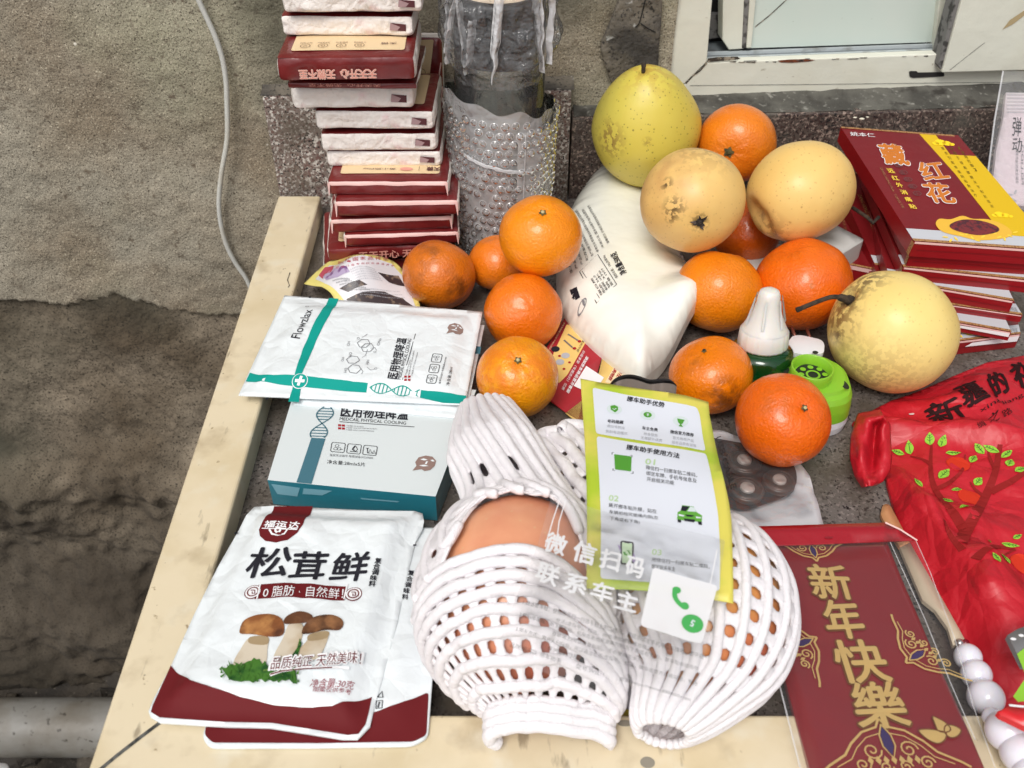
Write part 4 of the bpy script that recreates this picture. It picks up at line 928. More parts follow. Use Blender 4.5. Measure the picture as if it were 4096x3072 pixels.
for i in range(3):
    u, v = 1328+i*64, 1770+i*6; g.line(s_b, rounded([(u, v), (u+54, v+5), (u+48, v+42), (u-6, v+37)], 6, 3), .0005, K, closed=True)
    if i == 0: [g.disc(s_b, (u+dx, v+dy), .0016, K, r0=.8, n=6) for dx, dy in ((20, 14), (14, 26), (28, 27))]; g.line(s_b, [(u+30, v+30), (u+44, v+29)], .0004, K)
    elif i == 1: g.line(s_b, [(u+30, v+8), (u+18, v+22), (u+26, v+28)], .0012, K); g.line(s_b, [(u+8, v+30), (u+40, v+33)], .0006, K); g.line(s_b, [(u+34, v+12), (u+38, v+24), (u+28, v+32)], .0005, K)
    else: g.line(s_b, [(u+8, v+12), (u+20, v+12), (u+14, v+12), (u+14, v+32)], .0006, K); g.line(s_b, [(u+18, v+32), (u+24, v+16), (u+32, v+33), (u+18, v+32)], .0005, K); g.line(s_b, [(u+34, v+33), (u+40, v+20), (u+46, v+34), (u+34, v+33)], .0005, K)
BT('备案凭证编号:粤穗械备20220685', (1318, 1826), (1492, 1838), (1319, 1816), m_grey, .01); BT('净含量:28mlx5片', (1308, 1856), (1460, 1868), (1310, 1840), K, .01)
def helix(s, A, B, half, turns, m, rungs=7, off=.0005, w=.0009):
    A, B = Vector(s.px(*A)), Vector(s.px(*B)); d = B-A; n = Vector((-d.y, d.x)).normalized()*half
    for sg in (1, -1): g.line(s, [tuple(A+d*(i/40)+n*sg*sin(pi*turns*i/40+.01)) for i in range(41)], w, m, off, px=False)
    k = int(rungs*turns)
    for i in range(k):
        t = (i+.5)/k; q = abs(sin(pi*turns*t))
        if q > .25: g.line(s, [tuple(A+d*t+n*q), tuple(A+d*t-n*q)], w, m, off, px=False)
helix(s_b, (1312, 1620), (1270, 1752), .0062, 1.72, m_slate); g.poly(s_b, [(1246, 1752), (1302, 1756), (1246, 1937), (1186, 1931)], m_slate, .0004, cut=0)
def mask_icon(s, c, r, rot):
    ox, oy = s.px(*c); e1 = Vector((cos(rot), sin(rot))); e2 = Vector((-sin(rot), cos(rot)))
    q = lambda x, y: tuple(Vector((ox, oy))+e1*x*r+e2*y*r)
    g.poly(s, [q(*p) for p in ((-.9, .1), (-.75, .7), (-.2, 1), (.4, .95), (.8, .5), (.8, -.1), (.55, -.6), (.1, -.8), (-.2, -.62), (-.9, -.9), (-.7, -.3))], m_taup, .0004, px=False, cut=0)
    for p in (((-.55, .45), (-.3, .62), (.1, .5), (-.2, .38)), ((.3, .5), (.5, .6), (.7, .4), (.5, .36)), ((-.5, -.25), (-.1, -.1), (.3, -.2), (-.1, -.32)), ((0, .3), (.14, .34), (.1, -.02), (-.05, -.02))): g.poly(s, [q(*z) for z in p], m_pw, .0006, px=False, cut=0)
mask_icon(s_b, (1702, 1858), .0085, -.15)
g.build('mask_box', label='white and teal facial mask box lying under the silver white mask pouch, film wrapped', cat='box', mods=[BEV(.0008)])

# ---- cooling-mask pouches
def mask_pouch(corn, z, label, prints, seed):
    base = psurf(corn[3]+(z[3],), corn[2]+(z[2],), corn[0]+(z[0],))
    D0 = pdist([base.px(*p) for p in corn])
    def hh(x, y):
        d = D0(x, y)
        if d <= .004: return 0
        e = smooth(.007, .022, d); return .0046*e+(.0018*nz(x, y, seed, 34)+.0013*abs(nz(x, y, seed+4, 70)))*smooth(.004, .02, d)
    s = Surf(base.O, base.X, base.Y, hh)
    g = MB(); g.poly(s, corn, m_pw, cut=.0045, thick=.0012)
    return g, s
crease(m_pw, 42, .20)
g, s_m = mask_pouch([(1220, 1250), (1938, 1300), (1861, 1674), (1174, 1614)], (.027, .0275, .0275, .027), '', 0, 9)
g.poly(s_m, [(1885, 1385), (1925, 1389), (1920, 1418), (1882, 1414)], m_slate, .0005, cut=0)
g.build('mask_pouch', label='white mask pouch mostly hidden under the printed one, showing at its edge by the mandarins', cat='pouch')
g, s_m = mask_pouch([(1138, 1181), (1930, 1247), (1860, 1618), (954, 1580)], (.034, .0325, .0325, .031), '', 1, 3)
def MT(body, a, b, c, m=K, bold=0.): g.text(s_m, body, a, b, c, m, .0006, bold)
def band(pts, m): g.poly(s_m, pts, m, .0004, cut=.0045)
band([(1316, 1193), (1355, 1196), (1318, 1262), (1262, 1370), (1204, 1510), (1196, 1610), (1153, 1608), (1176, 1515), (1210, 1400), (1258, 1290), (1288, 1240)], m_teal)
band([(1000, 1492), (1080, 1500), (1160, 1500), (1280, 1512), (1398, 1525), (1472, 1534), (1466, 1572), (1380, 1566), (1240, 1552), (1120, 1540), (983, 1527)], m_teal)
band([(1684, 1561), (1760, 1568), (1866, 1584), (1860, 1617), (1770, 1613), (1680, 1592)], m_teal)
g.disc(s_m, (1200, 1527), .0062, m_wp, .0007); g.disc(s_m, (1200, 1527), .0056, m_teal, .0009)
for a, b in (((1181, 1526), (1219, 1528)), ((1207, 1508), (1193, 1546))): g.line(s_m, [a, b], .0022, m_wp, .0011)
g.poly(s_m, [(1472, 1534), (1684, 1561), (1680, 1592), (1466, 1572)], m_pw, .0004, cut=0); helix(s_m, (1480, 1552), (1676, 1577), .0042, 2.25, m_teal, 6, .0008, .0008)
MT('Flowzlax', (1200, 1357), (1252, 1240), (1163, 1352), K, .008); g.disc(s_m, (1229, 1228), .0014, K, .0006, r0=.8)
MT('医用物理降温', (1588, 1519), (1628, 1356), (1548, 1514), K, .02); MT('MEDCAIL PHYSICAL COOLING', (1603, 1520), (1646, 1358), (1588, 1519), K, .004)
g.line(s_m, [(1610, 1520), (1662, 1336)], .0005, K)
for j, q in enumerate(('不含酒精 NO ALCOHOL', '不含色素 DOES NOT CONTAIN PIGMENTS', '不含激素 DONT CONTAIN HORMONE')): MT(q, (1626+j*12, 1502+j*2), (1645+j*14, [1440, 1405, 1412][j]), (1620+j*12, 1501+j*2), K, .01)
for i in range(2):
    for j in range(2): u, v = 1618+i*15, 1504+j*13; g.poly(s_m, [(u, v), (u+10, v+1), (u+8, v+9), (u-2, v+8)], m_redp, .0006, cut=0)
for i in range(3):
    u, v = 1704+i*10, 1500-i*42; g.line(s_m, rounded([(u+8, v), (u+46, v+4), (u+38, v+36), (u, v+33)], 6, 3), .0005, K, .0006, closed=True)
    [g.disc(s_m, (u+dx, v+dy), .0014, K, .0006, r0=.75, n=6) for dx, dy in ((16, 14), (28, 14), (22, 24))]
MT('备案凭证编号:粤穗械备20220685', (1762, 1538), (1788, 1430), (1754, 1537), K, .01); MT('净含量:28ml', (1798, 1545), (1812, 1472), (1784, 1543), K, .01)
hx = lambda c, r: g.disc(s_m, c, r, m_grey, .0006, n=6, r0=.88)
for c in ((1455, 1375), (1412, 1440), (1418, 1478), (1470, 1392)): hx(c, .0055)
for a, b, c in (('OH', (1398, 1386), (1402, 1368)), ('HO', (1405, 1430), (1409, 1412)), ('OH', (1374, 1448), (1378, 1430)), ('HO', (1386, 1492), (1390, 1474)), ('NH', (1474, 1460), (1478, 1442)), ('O', (1504, 1414), (1506, 1406)), ('O', (1508, 1480), (1510, 1472)), ('ONa', (1518, 1385), (1526, 1356)), ('O', (1438, 1360), (1440, 1352))): MT(a, b, c, (b[0]-11, b[1]-1), m_grey, .002)
for L in ([(1448, 1352), (1462, 1344), (1470, 1338)], [(1482, 1395), (1500, 1392), (1506, 1404)], [(1470, 1400), (1462, 1424), (1448, 1432)], [(1440, 1470), (1452, 1488), (1446, 1498)], [(1468, 1470), (1482, 1482), (1500, 1478)]): g.line(s_m, L, .0004, m_grey, .0006)
mask_icon(s_m, (1822, 1318), .0075, .0)
for p in ((1148, 1184), (1072, 1594)): g.disc(s_m, (1240 if p[0] == 1148 else 1068, 1190 if p[0] == 1148 else 1596), .0012, K, .0004)
g.build('mask_pouch', label='white mask pouch with a teal cross band, lying on top of the mask box', cat='pouch')

# ---- mushroom seasoning pouches
m_mr = flat('pouch_maroon', 112, 24, 30, .6, k=.8, spec=.25)
def spouch(outline, z0, hmax, dm, seed, lift=lambda x, y: 0):
    base = hsurf(z0); pts = [base.px(*p) for p in outline]; D = pdist(pts)
    def hh(x, y):
        d = D(x, y); e = smooth(.005, .005+dm, d)
        return hmax*e+lift(x, y)+(.0024*nz(x, y, seed, 26)+.0022*abs(nz(x, y, seed+2, 55))+.0008*abs(nz(x+y*.4, y, seed+5, 130)))*smooth(.002, .02, d)
    s = Surf(base.O, base.X, base.Y, hh); g = MB(); g.poly(s, outline, m_pw, cut=.0042, thick=.0014); return g, s
o2 = rounded([(1010, 2120), (1755, 2110), (1742, 2560), (1712, 2950), (1650, 2984), (1280, 2990), (838, 2992), (808, 2950), (830, 2880)], 26)
g, s_q = spouch(o2, .0225, .003, .02, 2)
g.poly(s_q, rounded([(826, 2895), (1000, 2890), (1300, 2870), (1500, 2850), (1602, 2812), (1715, 2770), (1706, 2942), (1655, 2968), (1280, 2974), (850, 2972), (818, 2940)], 16), m_mr, .0004, cut=.0042)
for i, ch in enumerate('复合调味料'): g.text(s_q, ch, (1632-i*6, 2303+i*24), (1656-i*6, 2305+i*24), (1634-i*6, 2282+i*24), K, .0006, .03)
g.line(s_q, [(1510, 2790), (1528, 2768), (1532, 2792), (1510, 2790)], .0008, K, .0006); g.line(s_q, [(1506, 2806), (1530, 2804), (1528, 2834), (1504, 2836)], .0006, K, .0006, closed=True); g.line(s_q, [(1518, 2810), (1512, 2832)], .0008, K, .0006)
g.build('seasoning_pouch', label='lower mushroom seasoning pouch, mostly covered by the pouch with the mushroom picture', cat='pouch', group='mushroom seasoning pouches on the cream edge')
o1 = [(1017, 2028), (1100, 2022), (1240, 2030), (1450, 2040), (1660, 2044), (1690, 2054), (1696, 2085), (1690, 2115), (1660, 2173), (1640, 2260), (1585, 2511), (1535, 2700), (1497, 2830), (1480, 2905), (1430, 2956), (1370, 2956), (1180, 2926), (1080, 2910), (900, 2906), (640, 2890), (602, 2868), (594, 2845), (612, 2800), (682, 2667), (780, 2450), (870, 2270), (956, 2119), (985, 2060)]
g, s_p = spouch(o1, .0262, .0075, .014, 6, lambda x, y: .0)
def PT(body, a, b, c, m=K, bold=0., off=.0008): g.text(s_p, body, a, b, c, m, off, bold)
g.poly(s_p, [(1097, 2027), (1252, 2027), (1212, 2100), (1190, 2132), (1150, 2162), (1105, 2172), (1062, 2166), (1040, 2146), (1036, 2120), (1050, 2090), (1072, 2060)], m_mr, .0005, cut=.0042)
PT('福运达', (1052, 2113), (1192, 2118), (1064, 2085), m_wp, .03); g.line(s_p, [(1048, 2116), (1190, 2121)], .0006, m_wp, .0008)
g.line(s_p, [(1078, 2120), (1088, 2138), (1112, 2144), (1138, 2138), (1150, 2120)], .0012, m_wp, .0008); g.disc(s_p, (1112, 2122), .0022, m_wp, .0008, r0=.4)
def brush(body, a, b, c, m, bold, off=.0008): PT(body, a, b, c, m, bold, off)
brush('松', (972, 2312), (1142, 2308), (1016, 2196), K, .02); brush('茸', (1150, 2322), (1292, 2322), (1180, 2210), K, .02); brush('鲜', (1312, 2328), (1458, 2322), (1346, 2216), K, .02)
g.poly(s_p, [(1036, 2340), (1388, 2348), (1378, 2404), (1018, 2398)], m_mr, .0005, cut=.0042)
for c, sg in (((1012, 2370), -1), (1405+0, 2376) and ((1414, 2378), 1)):
    g.disc(s_p, c, .0052, m_mr, .0005); g.disc(s_p, c, .0046, m_wp, .0007); g.disc(s_p, c, .0036, m_mr, .0009, r0=.78); g.line(s_p, [(c[0]-8, c[1]-6), (c[0]+8, c[1]-6), (c[0]+8, c[1]+8), (c[0]-2, c[1]+8), (c[0]-2, c[1])], .0007, m_mr, .0009)
for x in (1034, 1382): g.line(s_p, [(x+8, 2340), (x-6, 2400)], .0009, m_wp, .0009)
PT('0 脂肪 · 自然鲜！', (1050, 2394), (1372, 2398), (1058, 2352), m_wp, .012)
for i, ch in enumerate('复合调味料'): PT(ch, (1498-i*6, 2256+i*23), (1524-i*6, 2258+i*23), (1502-i*6, 2234+i*23), K, .03)
m_c1 = flat('mushroom_cap', 140, 84, 44, .45, k=.9, var=[(60, S(196, 142, 84), .5, .7), (90, S(84, 46, 24), .52, .68)]); m_c2 = flat('mushroom_cap_dark', 100, 62, 38, .45, k=.9, var=[(60, S(150, 104, 66), .55, .7), (90, S(60, 36, 22), .5, .66)])
m_st = flat('mushroom_stem', 212, 200, 180, .5, k=.93, var=[(40, S(178, 156, 124), .5, .7)]); m_ms = flat('moss_print', 70, 118, 44, .5, k=.9, var=[(90, S(30, 74, 30), .48, .6), (120, S(150, 178, 84), .6, .7), (70, S(110, 88, 50), .64, .7)]); m_su = flat('stem_shade', 168, 146, 112, .5, k=.9)
def pp(pts, m, off): g.poly(s_p, [tuple(p) for p in spline(pts, 4, True)], m, off, cut=.0042)
pp([(1000, 2552), (1070, 2552), (1070, 2600), (1066, 2650), (1045, 2670), (940, 2690), (935, 2650), (962, 2600)], m_st, .0005); pp([(1002, 2550), (1070, 2548), (1068, 2580), (1000, 2576)], m_su, .0006)
pp([(1160, 2495), (1210, 2500), (1206, 2560), (1170, 2640), (1095, 2665), (1098, 2620), (1130, 2560)], m_st, .0006); pp([(1240, 2540), (1312, 2528), (1300, 2590), (1262, 2640), (1180, 2660), (1178, 2620), (1225, 2570)], m_st, .0007); pp([(1240, 2540), (1312, 2528), (1306, 2556), (1236, 2566)], m_su, .0008)
pp([(960, 2520), (978, 2484), (1030, 2462), (1090, 2460), (1128, 2480), (1138, 2520), (1126, 2546), (1080, 2550), (1010, 2540), (965, 2538)], m_c1, .0008); pp([(1138, 2480), (1160, 2460), (1200, 2448), (1240, 2458), (1252, 2476), (1232, 2492), (1180, 2498), (1140, 2498)], m_c2, .0009); pp([(1208, 2532), (1222, 2500), (1262, 2470), (1320, 2462), (1362, 2476), (1374, 2500), (1356, 2524), (1300, 2524), (1250, 2536), (1215, 2540)], m_c2, .0010)
random.seed(12)
mo = [(885+i*11, (2676+random.uniform(-14, 8)-30*exp(-((i-12)/5)**2))) for i in range(28)]; mo += [(1190-i*16, 2728+random.uniform(-8, 12)) for i in range(18)]
g.poly(s_p, mo, m_ms, .0012, cut=.0042)
for i in range(46):
    u = random.uniform(880, 1200); v = random.uniform(2668, 2735); a = random.uniform(-2.6, -.5); L = random.uniform(14, 34); n_ = (-sin(a)*5, cos(a)*5); g.poly(s_p, [(u+n_[0], v+n_[1]), (u+cos(a)*L, v+sin(a)*L), (u-n_[0], v-n_[1])], m_ms, .0014+.00002*i, cut=0)
g.poly(s_p, [(1160, 2640), (1190, 2596), (1200, 2558), (1208, 2580), (1196, 2616), (1180, 2650)], m_ms, .0014, cut=0)
PT('品质纯正 天然美味！', (1078, 2690), (1448, 2672), (1092, 2636), m_wp, .07, .0022); PT('品质纯正 天然美味！', (1084, 2688), (1444, 2670), (1094, 2640), m_mr, .012, .0025)
g.line(s_p, [(1082, 2708), (1130, 2690), (1220, 2680), (1340, 2676), (1398, 2680)], .0016, m_wp, .0019); g.line(s_p, [(1084, 2706), (1132, 2692), (1220, 2684), (1330, 2678)], .0007, m_mr, .0022)
PT('净含量:30克', (1238, 2750), (1412, 2764), (1250, 2718), flat('maroon_soft', 150, 74, 86, .5), .012); PT('图案仅供参考', (1252, 2768), (1404, 2786), (1256, 2748), flat('maroon_soft', 150, 74, 86), .02)
g.poly(s_p, [(684, 2664), (705, 2690), (760, 2722), (850, 2752), (960, 2790), (1080, 2820), (1200, 2832), (1330, 2826), (1420, 2808), (1488, 2790), (1476, 2850), (1462, 2900), (1434, 2938), (1390, 2942), (1190, 2910), (1090, 2894), (900, 2890), (640, 2872), (604, 2850), (612, 2822)], m_mr, .0006, cut=.0042)
for p in ((944, 2136), (1658, 2184)): g.line(s_p, [(p[0]-5, p[1]), (p[0]+8, p[1])], .0012, K, .001)
g.build('seasoning_pouch', label='white and maroon seasoning pouch with a picture of three brown mushrooms', cat='pouch', group='mushroom seasoning pouches on the cream edge')
# ================================================================ FOAM NETS WITH APPLES
m_foam = flat('white_foam', 244, 240, 244, .7, k=.92, spec=.25, bump=[(700, .6), (150, .3)], sss=.3)
m_foam.node_tree.nodes['Principled BSDF'].inputs['Subsurface Radius'].default_value = (.006, .006, .006)
def apple_mat(name, rgb, c2): 
    m = mat(name, S(*rgb, .9), .45, .4, coat=.25, var=[(10, S(*c2, .9), .40, .68)], bump=[(120, .05)]); layer(m, mul(m, vor_mask(m, 150, .08, .14), .4), S(232, 196, 150, .9)); return m
m_ap1 = apple_mat('apple_skin', (248, 184, 142), (218, 120, 94)); m_ap2 = apple_mat('apple_skin_yellow', (244, 186, 104), (214, 110, 90))
def ellipsoid(c, r, ax_y):                 # r = (across, along, up); ax_y = direction of the long axis
    Y = Vector(ax_y).normalized(); X = Y.cross(Vector((0, 0, 1))).normalized(); Z = X.cross(Y)
    def P(lam, phi, off=0):                # phi 0 at +Y pole, lam 0 on top
        d = (X*sin(lam)*sin(phi)*r[0], Y*cos(phi)*r[1], Z*cos(lam)*sin(phi)*r[2]); p = d[0]+d[1]+d[2]
        n = (X*sin(lam)*sin(phi)/r[0]+Y*cos(phi)/r[1]+Z*cos(lam)*sin(phi)/r[2]).normalized(); return Vector(c)+p+n*off
    return P
def lattice(g, P, na, nb, ha, hb, ridge=.0012, closed=True, holes=True, rmod=None, skip=None, nmid=1):
    """P(a, b, off); strands run along b; holes are left out where both the a cell and the b cell are gaps"""
    A = []; B = []
    for i in range(na): A += [(i, 's', 0), (i+(1-ha)/2, 's', 1), (i+1-ha, 'h', 0)]
    for j in range(nb): B += [(j, 's', 0), (j+(1-hb)/2, 's', 1), (j+1-hb, 'h', 0)]
    if not closed: A.append((na, 's', 0))
    B.append((nb, 's', 0)); ka, kb = len(A), len(B)
    vs = [P(a/na, b/nb, ridge*ma+ridge*.35*mb2) for b, tb_, mb2 in B for a, ta, ma in A]; fs = []
    for j in range(kb-1):
        for i in range(ka if closed else ka-1):
            if holes and A[i][1] == 'h' and B[j][1] == 'h' and not (skip and skip(A[i][0], B[j][0])): continue
            fs.append([j*ka+i, j*ka+(i+1) % ka, (j+1)*ka+(i+1) % ka, (j+1)*ka+i])
    g.add(vs, fs, m_foam)
NETM = lambda t: [('SOLIDIFY', dict(thickness=t, offset=0)), ('SUBSURF', dict(levels=1, render_levels=1))]
# front fruit
c1 = atz(2068, 2390, .056); r1 = (.0505, .064, .050)
Pm = ellipsoid(c1, r1, (.10, 1, .06)); g = MB()
Pa = ellipsoid(c1+Vector((0, .004, .0012)), (.0490, .0585, .0488), (.10, 1, .06)); g.grid(lambda a, b: Pa(2*pi*a, pi*b, 0), 64, 40, m_ap1, cu=True); g.build('apple', label='large orange pink apple inside the double foam net, its skin showing through the gap', cat='apple', origin=c1)
# lower net: rings across, strands round the fruit; closes at the near end and trails off to one side
def low(a, b, off=0):
    lam = radians(lerp(-128, 106, a)); s_ = smooth(radians(0), radians(104), lam)
    y = lerp(-.009, -.0625, b); e = sqrt(max(.02, 1-min(.98, abs(y)/.070)**2.2)); rx = .0535*e**.7; rz = .0535*e*(1-.6*b**4); zc = .056-.016*b*b
    p = Vector(c1)+Vector((sin(lam)*(rx+off)*(1-.38*b**3 if lam < 0 else 1-.1*b**3)+.10*y+.012*b**2.2, y*1.0, 0)); p.z = zc+cos(lam)*(rz+off)
    p += Vector((.002+.012*b, -.034*(1-b)**.8, -.004))*s_+Vector((0, .0012*nz(a*8, b*9, 6), .0016*nz(a*14, b*12, 3)))
    d = p-Vector(c1); k = sqrt((d.x/.0525)**2+(d.y/.061)**2+(d.z/.052)**2)
    if k < 1: p = Vector(c1)+d/k+d.normalized()*off
    p.z = max(p.z, .024+.002*b if p.y < YI+.004 else .005); return p
g = MB(); NR = 8; lattice(g, lambda a, b, o: low(a, b, o), 19, NR, .54, .54, .0004, closed=False)
for j in range(NR+1):          # thick round ropes forming the rings
    b = min(1, (j+.23)/NR)
    g.tube([low(i/90, b, .0014+.0010*nz(i*.4, j, 2)) for i in range(91)], [.0022*(1+.22*nz(i*.35, j*3, 4)) for i in range(91)], m_foam, 8)
for j in range(3): g.tube([low(i/90, 1, .0014)+Vector((0, -.002-.0035*j, -.003*j-.002)) for i in range(91)], .0034, m_foam, 8)
netA = g.build('foam_net', label='white foam net round the near half of the large apple, trailing onto the cream edge', cat='foam net', group='white foam fruit nets', mods=NETM(.0026), origin=c1)
# upper net: funnel shaped tail that flares open up and away, scalloped lower edge over the apple
tl = atz(1950, 1650, .046); nk = atz(1985, 1830, .060)
def upn(a, b, off=0):
    lam = 2*pi*a+ (b-.4)*.9
    w = smooth(.30, .52, b)
    lw = abs((lam+pi) % (2*pi)-pi); phi = lerp(.56, .97+.85*smooth(radians(24), radians(50), lw)*(1-smooth(radians(130), radians(150), lw))+.045*cos(2*pi*a*15), smooth(.36, 1, b)); pe = Pm(lam, phi, .006+off)
    t = smooth(0, .36, b); cc = tl.lerp(nk, t); ax = (nk-tl).normalized(); X = -(ax.cross(Vector((0, 0, 1))).normalized()); Z = -X.cross(ax)
    rx = lerp(.0165, .0295, t**.8); rz = lerp(.006, .024, t); sc = (1-.16*abs(cos(2*pi*a*13/1))*(1 if b < .02 else 0))
    pf = cc+X*sin(lam)*(rx+off)+Z*cos(lam)*(rz+off)+ax*(-.012*(1-b/.36)*abs(cos(lam/2)) if b < .36 else 0)
    p = pf.lerp(pe, w); p.z = max(p.z, .006); return p
g = MB(); lattice(g, upn, 20, 11, .42, .44, .0010, skip=lambda a, b: b < 4 or (int(a)*7+int(b)*3) % 6 == 0)
for i in range(20):
    a = (i+.29)/20; g.tube([upn(a, q/40, .0012) for q in range(0, 41)], [.0022*(1+.15*nz(q*.5, i, 3)) for q in range(41)], m_foam, 7)
g.build('foam_net', label='white foam net over the far half of the large apple, its tail fanning out', cat='foam net', group='white foam fruit nets', mods=NETM(.0026), origin=c1)
# right fruit
c2 = atz(2805, 2440, .052); r2 = (.047, .056, .044); Pn = ellipsoid(c2, r2, (.20, 1, .05)); g = MB()
g.grid(lambda a, b: Pn(2*pi*a, pi*b, 0), 56, 36, m_ap2, cu=True); g.build('apple', label='yellow red apple wrapped in the foam net behind the clear sticker film', cat='apple', origin=c2)
def rn(a, b, off=0):
    lam = 2*pi*a+.35*(b-.5); phi = lerp(.55, 2.92, b); p = Pn(lam, phi, .0045+off+.001*nz(a*16, b*6, 5))
    e = smooth(.8, 1, b); p += Vector((-.018, -.012, -.006))*e
    p.z = max(p.z, .004 if p.y > YI else .024); return p
g = MB(); lattice(g, rn, 22, 11, .54, .54, .0006)
for i in range(22):
    a = (i+.23)/22; g.tube([rn(a, q/46, .0008) for q in range(0, 47)], .0020, m_foam, 7)
def rt(a, b, off=0):      # flower shaped tail reaching up left beneath the leaflet
    t0, t1 = atz(2235, 1800, .040), atz(2560, 2220, .066); ax = (t1-t0).normalized(); X = ax.cross(Vector((0, 0, 1))).normalized(); Z = X.cross(ax); lam = 2*pi*a
    q = t0.lerp(t1, b); w = lerp(.024, .030, b)+.006*exp(-(b/.12)**2); f = 1+.10*cos(lam*11)*exp(-(b/.1)**2)
    p = q+X*sin(lam)*(w*f+off)+Z*cos(lam)*(lerp(.015, .030, b)*f+off)+ax*.004*cos(lam*11)*exp(-(b/.1)**2)+Vector((0, 0, .004))*nz(a*9, b*7, 2); p.z = max(p.z, .005); return p
lattice(g, rt, 16, 7, .34, .36, .002, skip=lambda a, b: b < 1)
for i in range(16):
    a = (i+.33)/16; g.tube([rt(a, q/30, .001) for q in range(0, 31)], .0034, m_foam, 7)
g.tube([rt(i/64, .0, .001) for i in range(65)], .0042, m_foam, 8, caps=False)
g.build('foam_net', label='white foam net round the yellow red apple, open frilly end sticking out beside the leaflet', cat='foam net', group='white foam fruit nets', mods=NETM(.0026), origin=c2)

# ================================================================ CAR STICKER LEAFLETS AND FILM
def leaf_h(a, b): return .0045*sin(pi*max(0, min(1, a/.085)))*(.4+b*4)+.0016*nz(a, b, 2, 25)
s_l = psurf((2346, 2350, .108), (2934, 2410, .108), (2322, 1514, .100), lambda a, b: .006*sin(pi*max(0, min(1, b/.13)))-.0035*smooth(.05, .08, a)*smooth(.09, .13, b)+.0012*nz(a, b, 2, 25))
lo_ = [(2322, 1514), (2500, 1546), (2834, 1608), (2838, 1660), (2856, 1750), (2880, 1860), (2916, 2010), (2926, 2080), (2930, 2200), (2934, 2412), (2780, 2384), (2640, 2366), (2500, 2356), (2346, 2352), (2348, 2100), (2346, 1925), (2336, 1720)]
m_lg = flat('leaflet_lime', 186, 212, 56, .45, k=.88, var=[(14, S(226, 214, 96, .95), .40, .54)]); m_lw = flat('leaflet_white', 226, 230, 240, .4, k=.96); m_gn = flat('leaflet_green', 84, 160, 52, .5, k=.9); m_pg = flat('pale_green', 186, 214, 160, .5, k=.95); m_pd = flat('pale_disc', 214, 226, 226, .5, k=.95)
g = MB(); g.poly(s_l, lo_, m_lg, cut=.006, thick=.0005)
g.poly(s_l, rounded([(2370, 1552), (2500, 1580), (2786, 1630), (2798, 1660), (2822, 1806), (2600, 1770), (2384, 1736)], 12), m_lw, .0004, cut=.006)
g.poly(s_l, rounded([(2386, 1746), (2600, 1782), (2824, 1816), (2842, 1890), (2872, 2060), (2880, 2200), (2878, 2366), (2700, 2340), (2540, 2326), (2402, 2316), (2404, 2100), (2396, 1900)], 14), m_lw, .0004, cut=.006)
def LT(body, a, b, c, m=K, bold=0.): g.text(s_l, body, a, b, c, m, .0008, bold)
LT('挪车助手优势', (2506, 1607), (2656, 1634), (2510, 1588), K, .02); LT('挪车助手使用方法', (2504, 1801), (2716, 1838), (2508, 1781), K, .02)
for c in ((2457, 1640), (2590, 1663), (2722, 1688)): g.disc(s_l, c, .0048, m_pd, .0007)
g.poly(s_l, [(2441, 1628), (2458, 1624), (2472, 1632), (2472, 1644), (2460, 1654), (2443, 1643)], m_gn, .0009, cut=0); g.line(s_l, [(2450, 1638), (2456, 1644), (2465, 1638)], .0005, m_lw, .0011)
g.disc(s_l, (2590, 1663), .0026, m_gn, .0009); LT('¥', (2585, 1669), (2595, 1671), (2586, 1657), m_lw, .02); g.text(s_l, '¥', (2585, 1669), (2595, 1671), (2586, 1657), m_lw, .0011, .02)
g.poly(s_l, [(2708, 1678), (2738, 1684), (2730, 1698), (2724, 1702), (2732, 1712), (2714, 1709), (2720, 1701), (2712, 1694)], m_gn, .0009, cut=0)
for t_, a, b in (('号码隐藏', (2429, 1695), (2493, 1700)), ('车主免费', (2568, 1722), (2630, 1730)), ('微信官方推荐', (2680, 1737), (2774, 1752))): LT(t_, a, b, (a[0]+1, a[1]-14), K, .015)
for t_, a, b in (('虚拟号转接', (2427, 1712), (2498, 1722)), ('告别电话骚扰', (2422, 1734), (2510, 1744)), ('终身服务', (2574, 1744), (2630, 1752)), ('无需额外续费', (2562, 1760), (2648, 1772)), ('官方推荐产品', (2690, 1760), (2774, 1774)), ('服务品质有保障', (2686, 1778), (2784, 1794))): LT(t_, a, b, (a[0]+1, a[1]-12), m_lgrey, .005)
g.poly(s_l, rounded([(2456, 1820), (2526, 1829), (2524, 1889), (2460, 1881)], 4), m_gn, .0007, cut=0)
for x, y in ((2448, 1812), (2528, 1823), (2452, 1884), (2532, 1896)):
    sx = 1 if x < 2490 else -1; sy = 1 if y < 1850 else -1; g.line(s_l, [(x, y+8*sy), (x, y), (x+8*sx, y)], .0005, K)
for t_, a in (('01', (2580, 1860)), ('02', (2434, 2006)), ('03', (2606, 2222))): LT(t_, a, (a[0]+38, a[1]+4), (a[0]+3, a[1]-22), m_pg, .02)
for t_, a, b in (('微信扫一扫挪车贴二维码，', (2582, 1881), (2788, 1914)), ('绑定车牌、手机号信息及', (2584, 1904), (2786, 1936)), ('开启相关功能', (2586, 1928), (2696, 1944)), ('撕开挪车贴外膜，贴在', (2434, 2032), (2626, 2058)), ('车辆前档风玻璃内侧(左', (2436, 2060), (2632, 2084)), ('下角或右下角)', (2438, 2086), (2558, 2102)), ('用微信扫一扫挪车贴二维码，', (2606, 2250), (2838, 2280)), ('即可联系车主', (2606, 2278), (2700, 2290))): LT(t_, a, b, (a[0]+1, a[1]-17), K, .012)
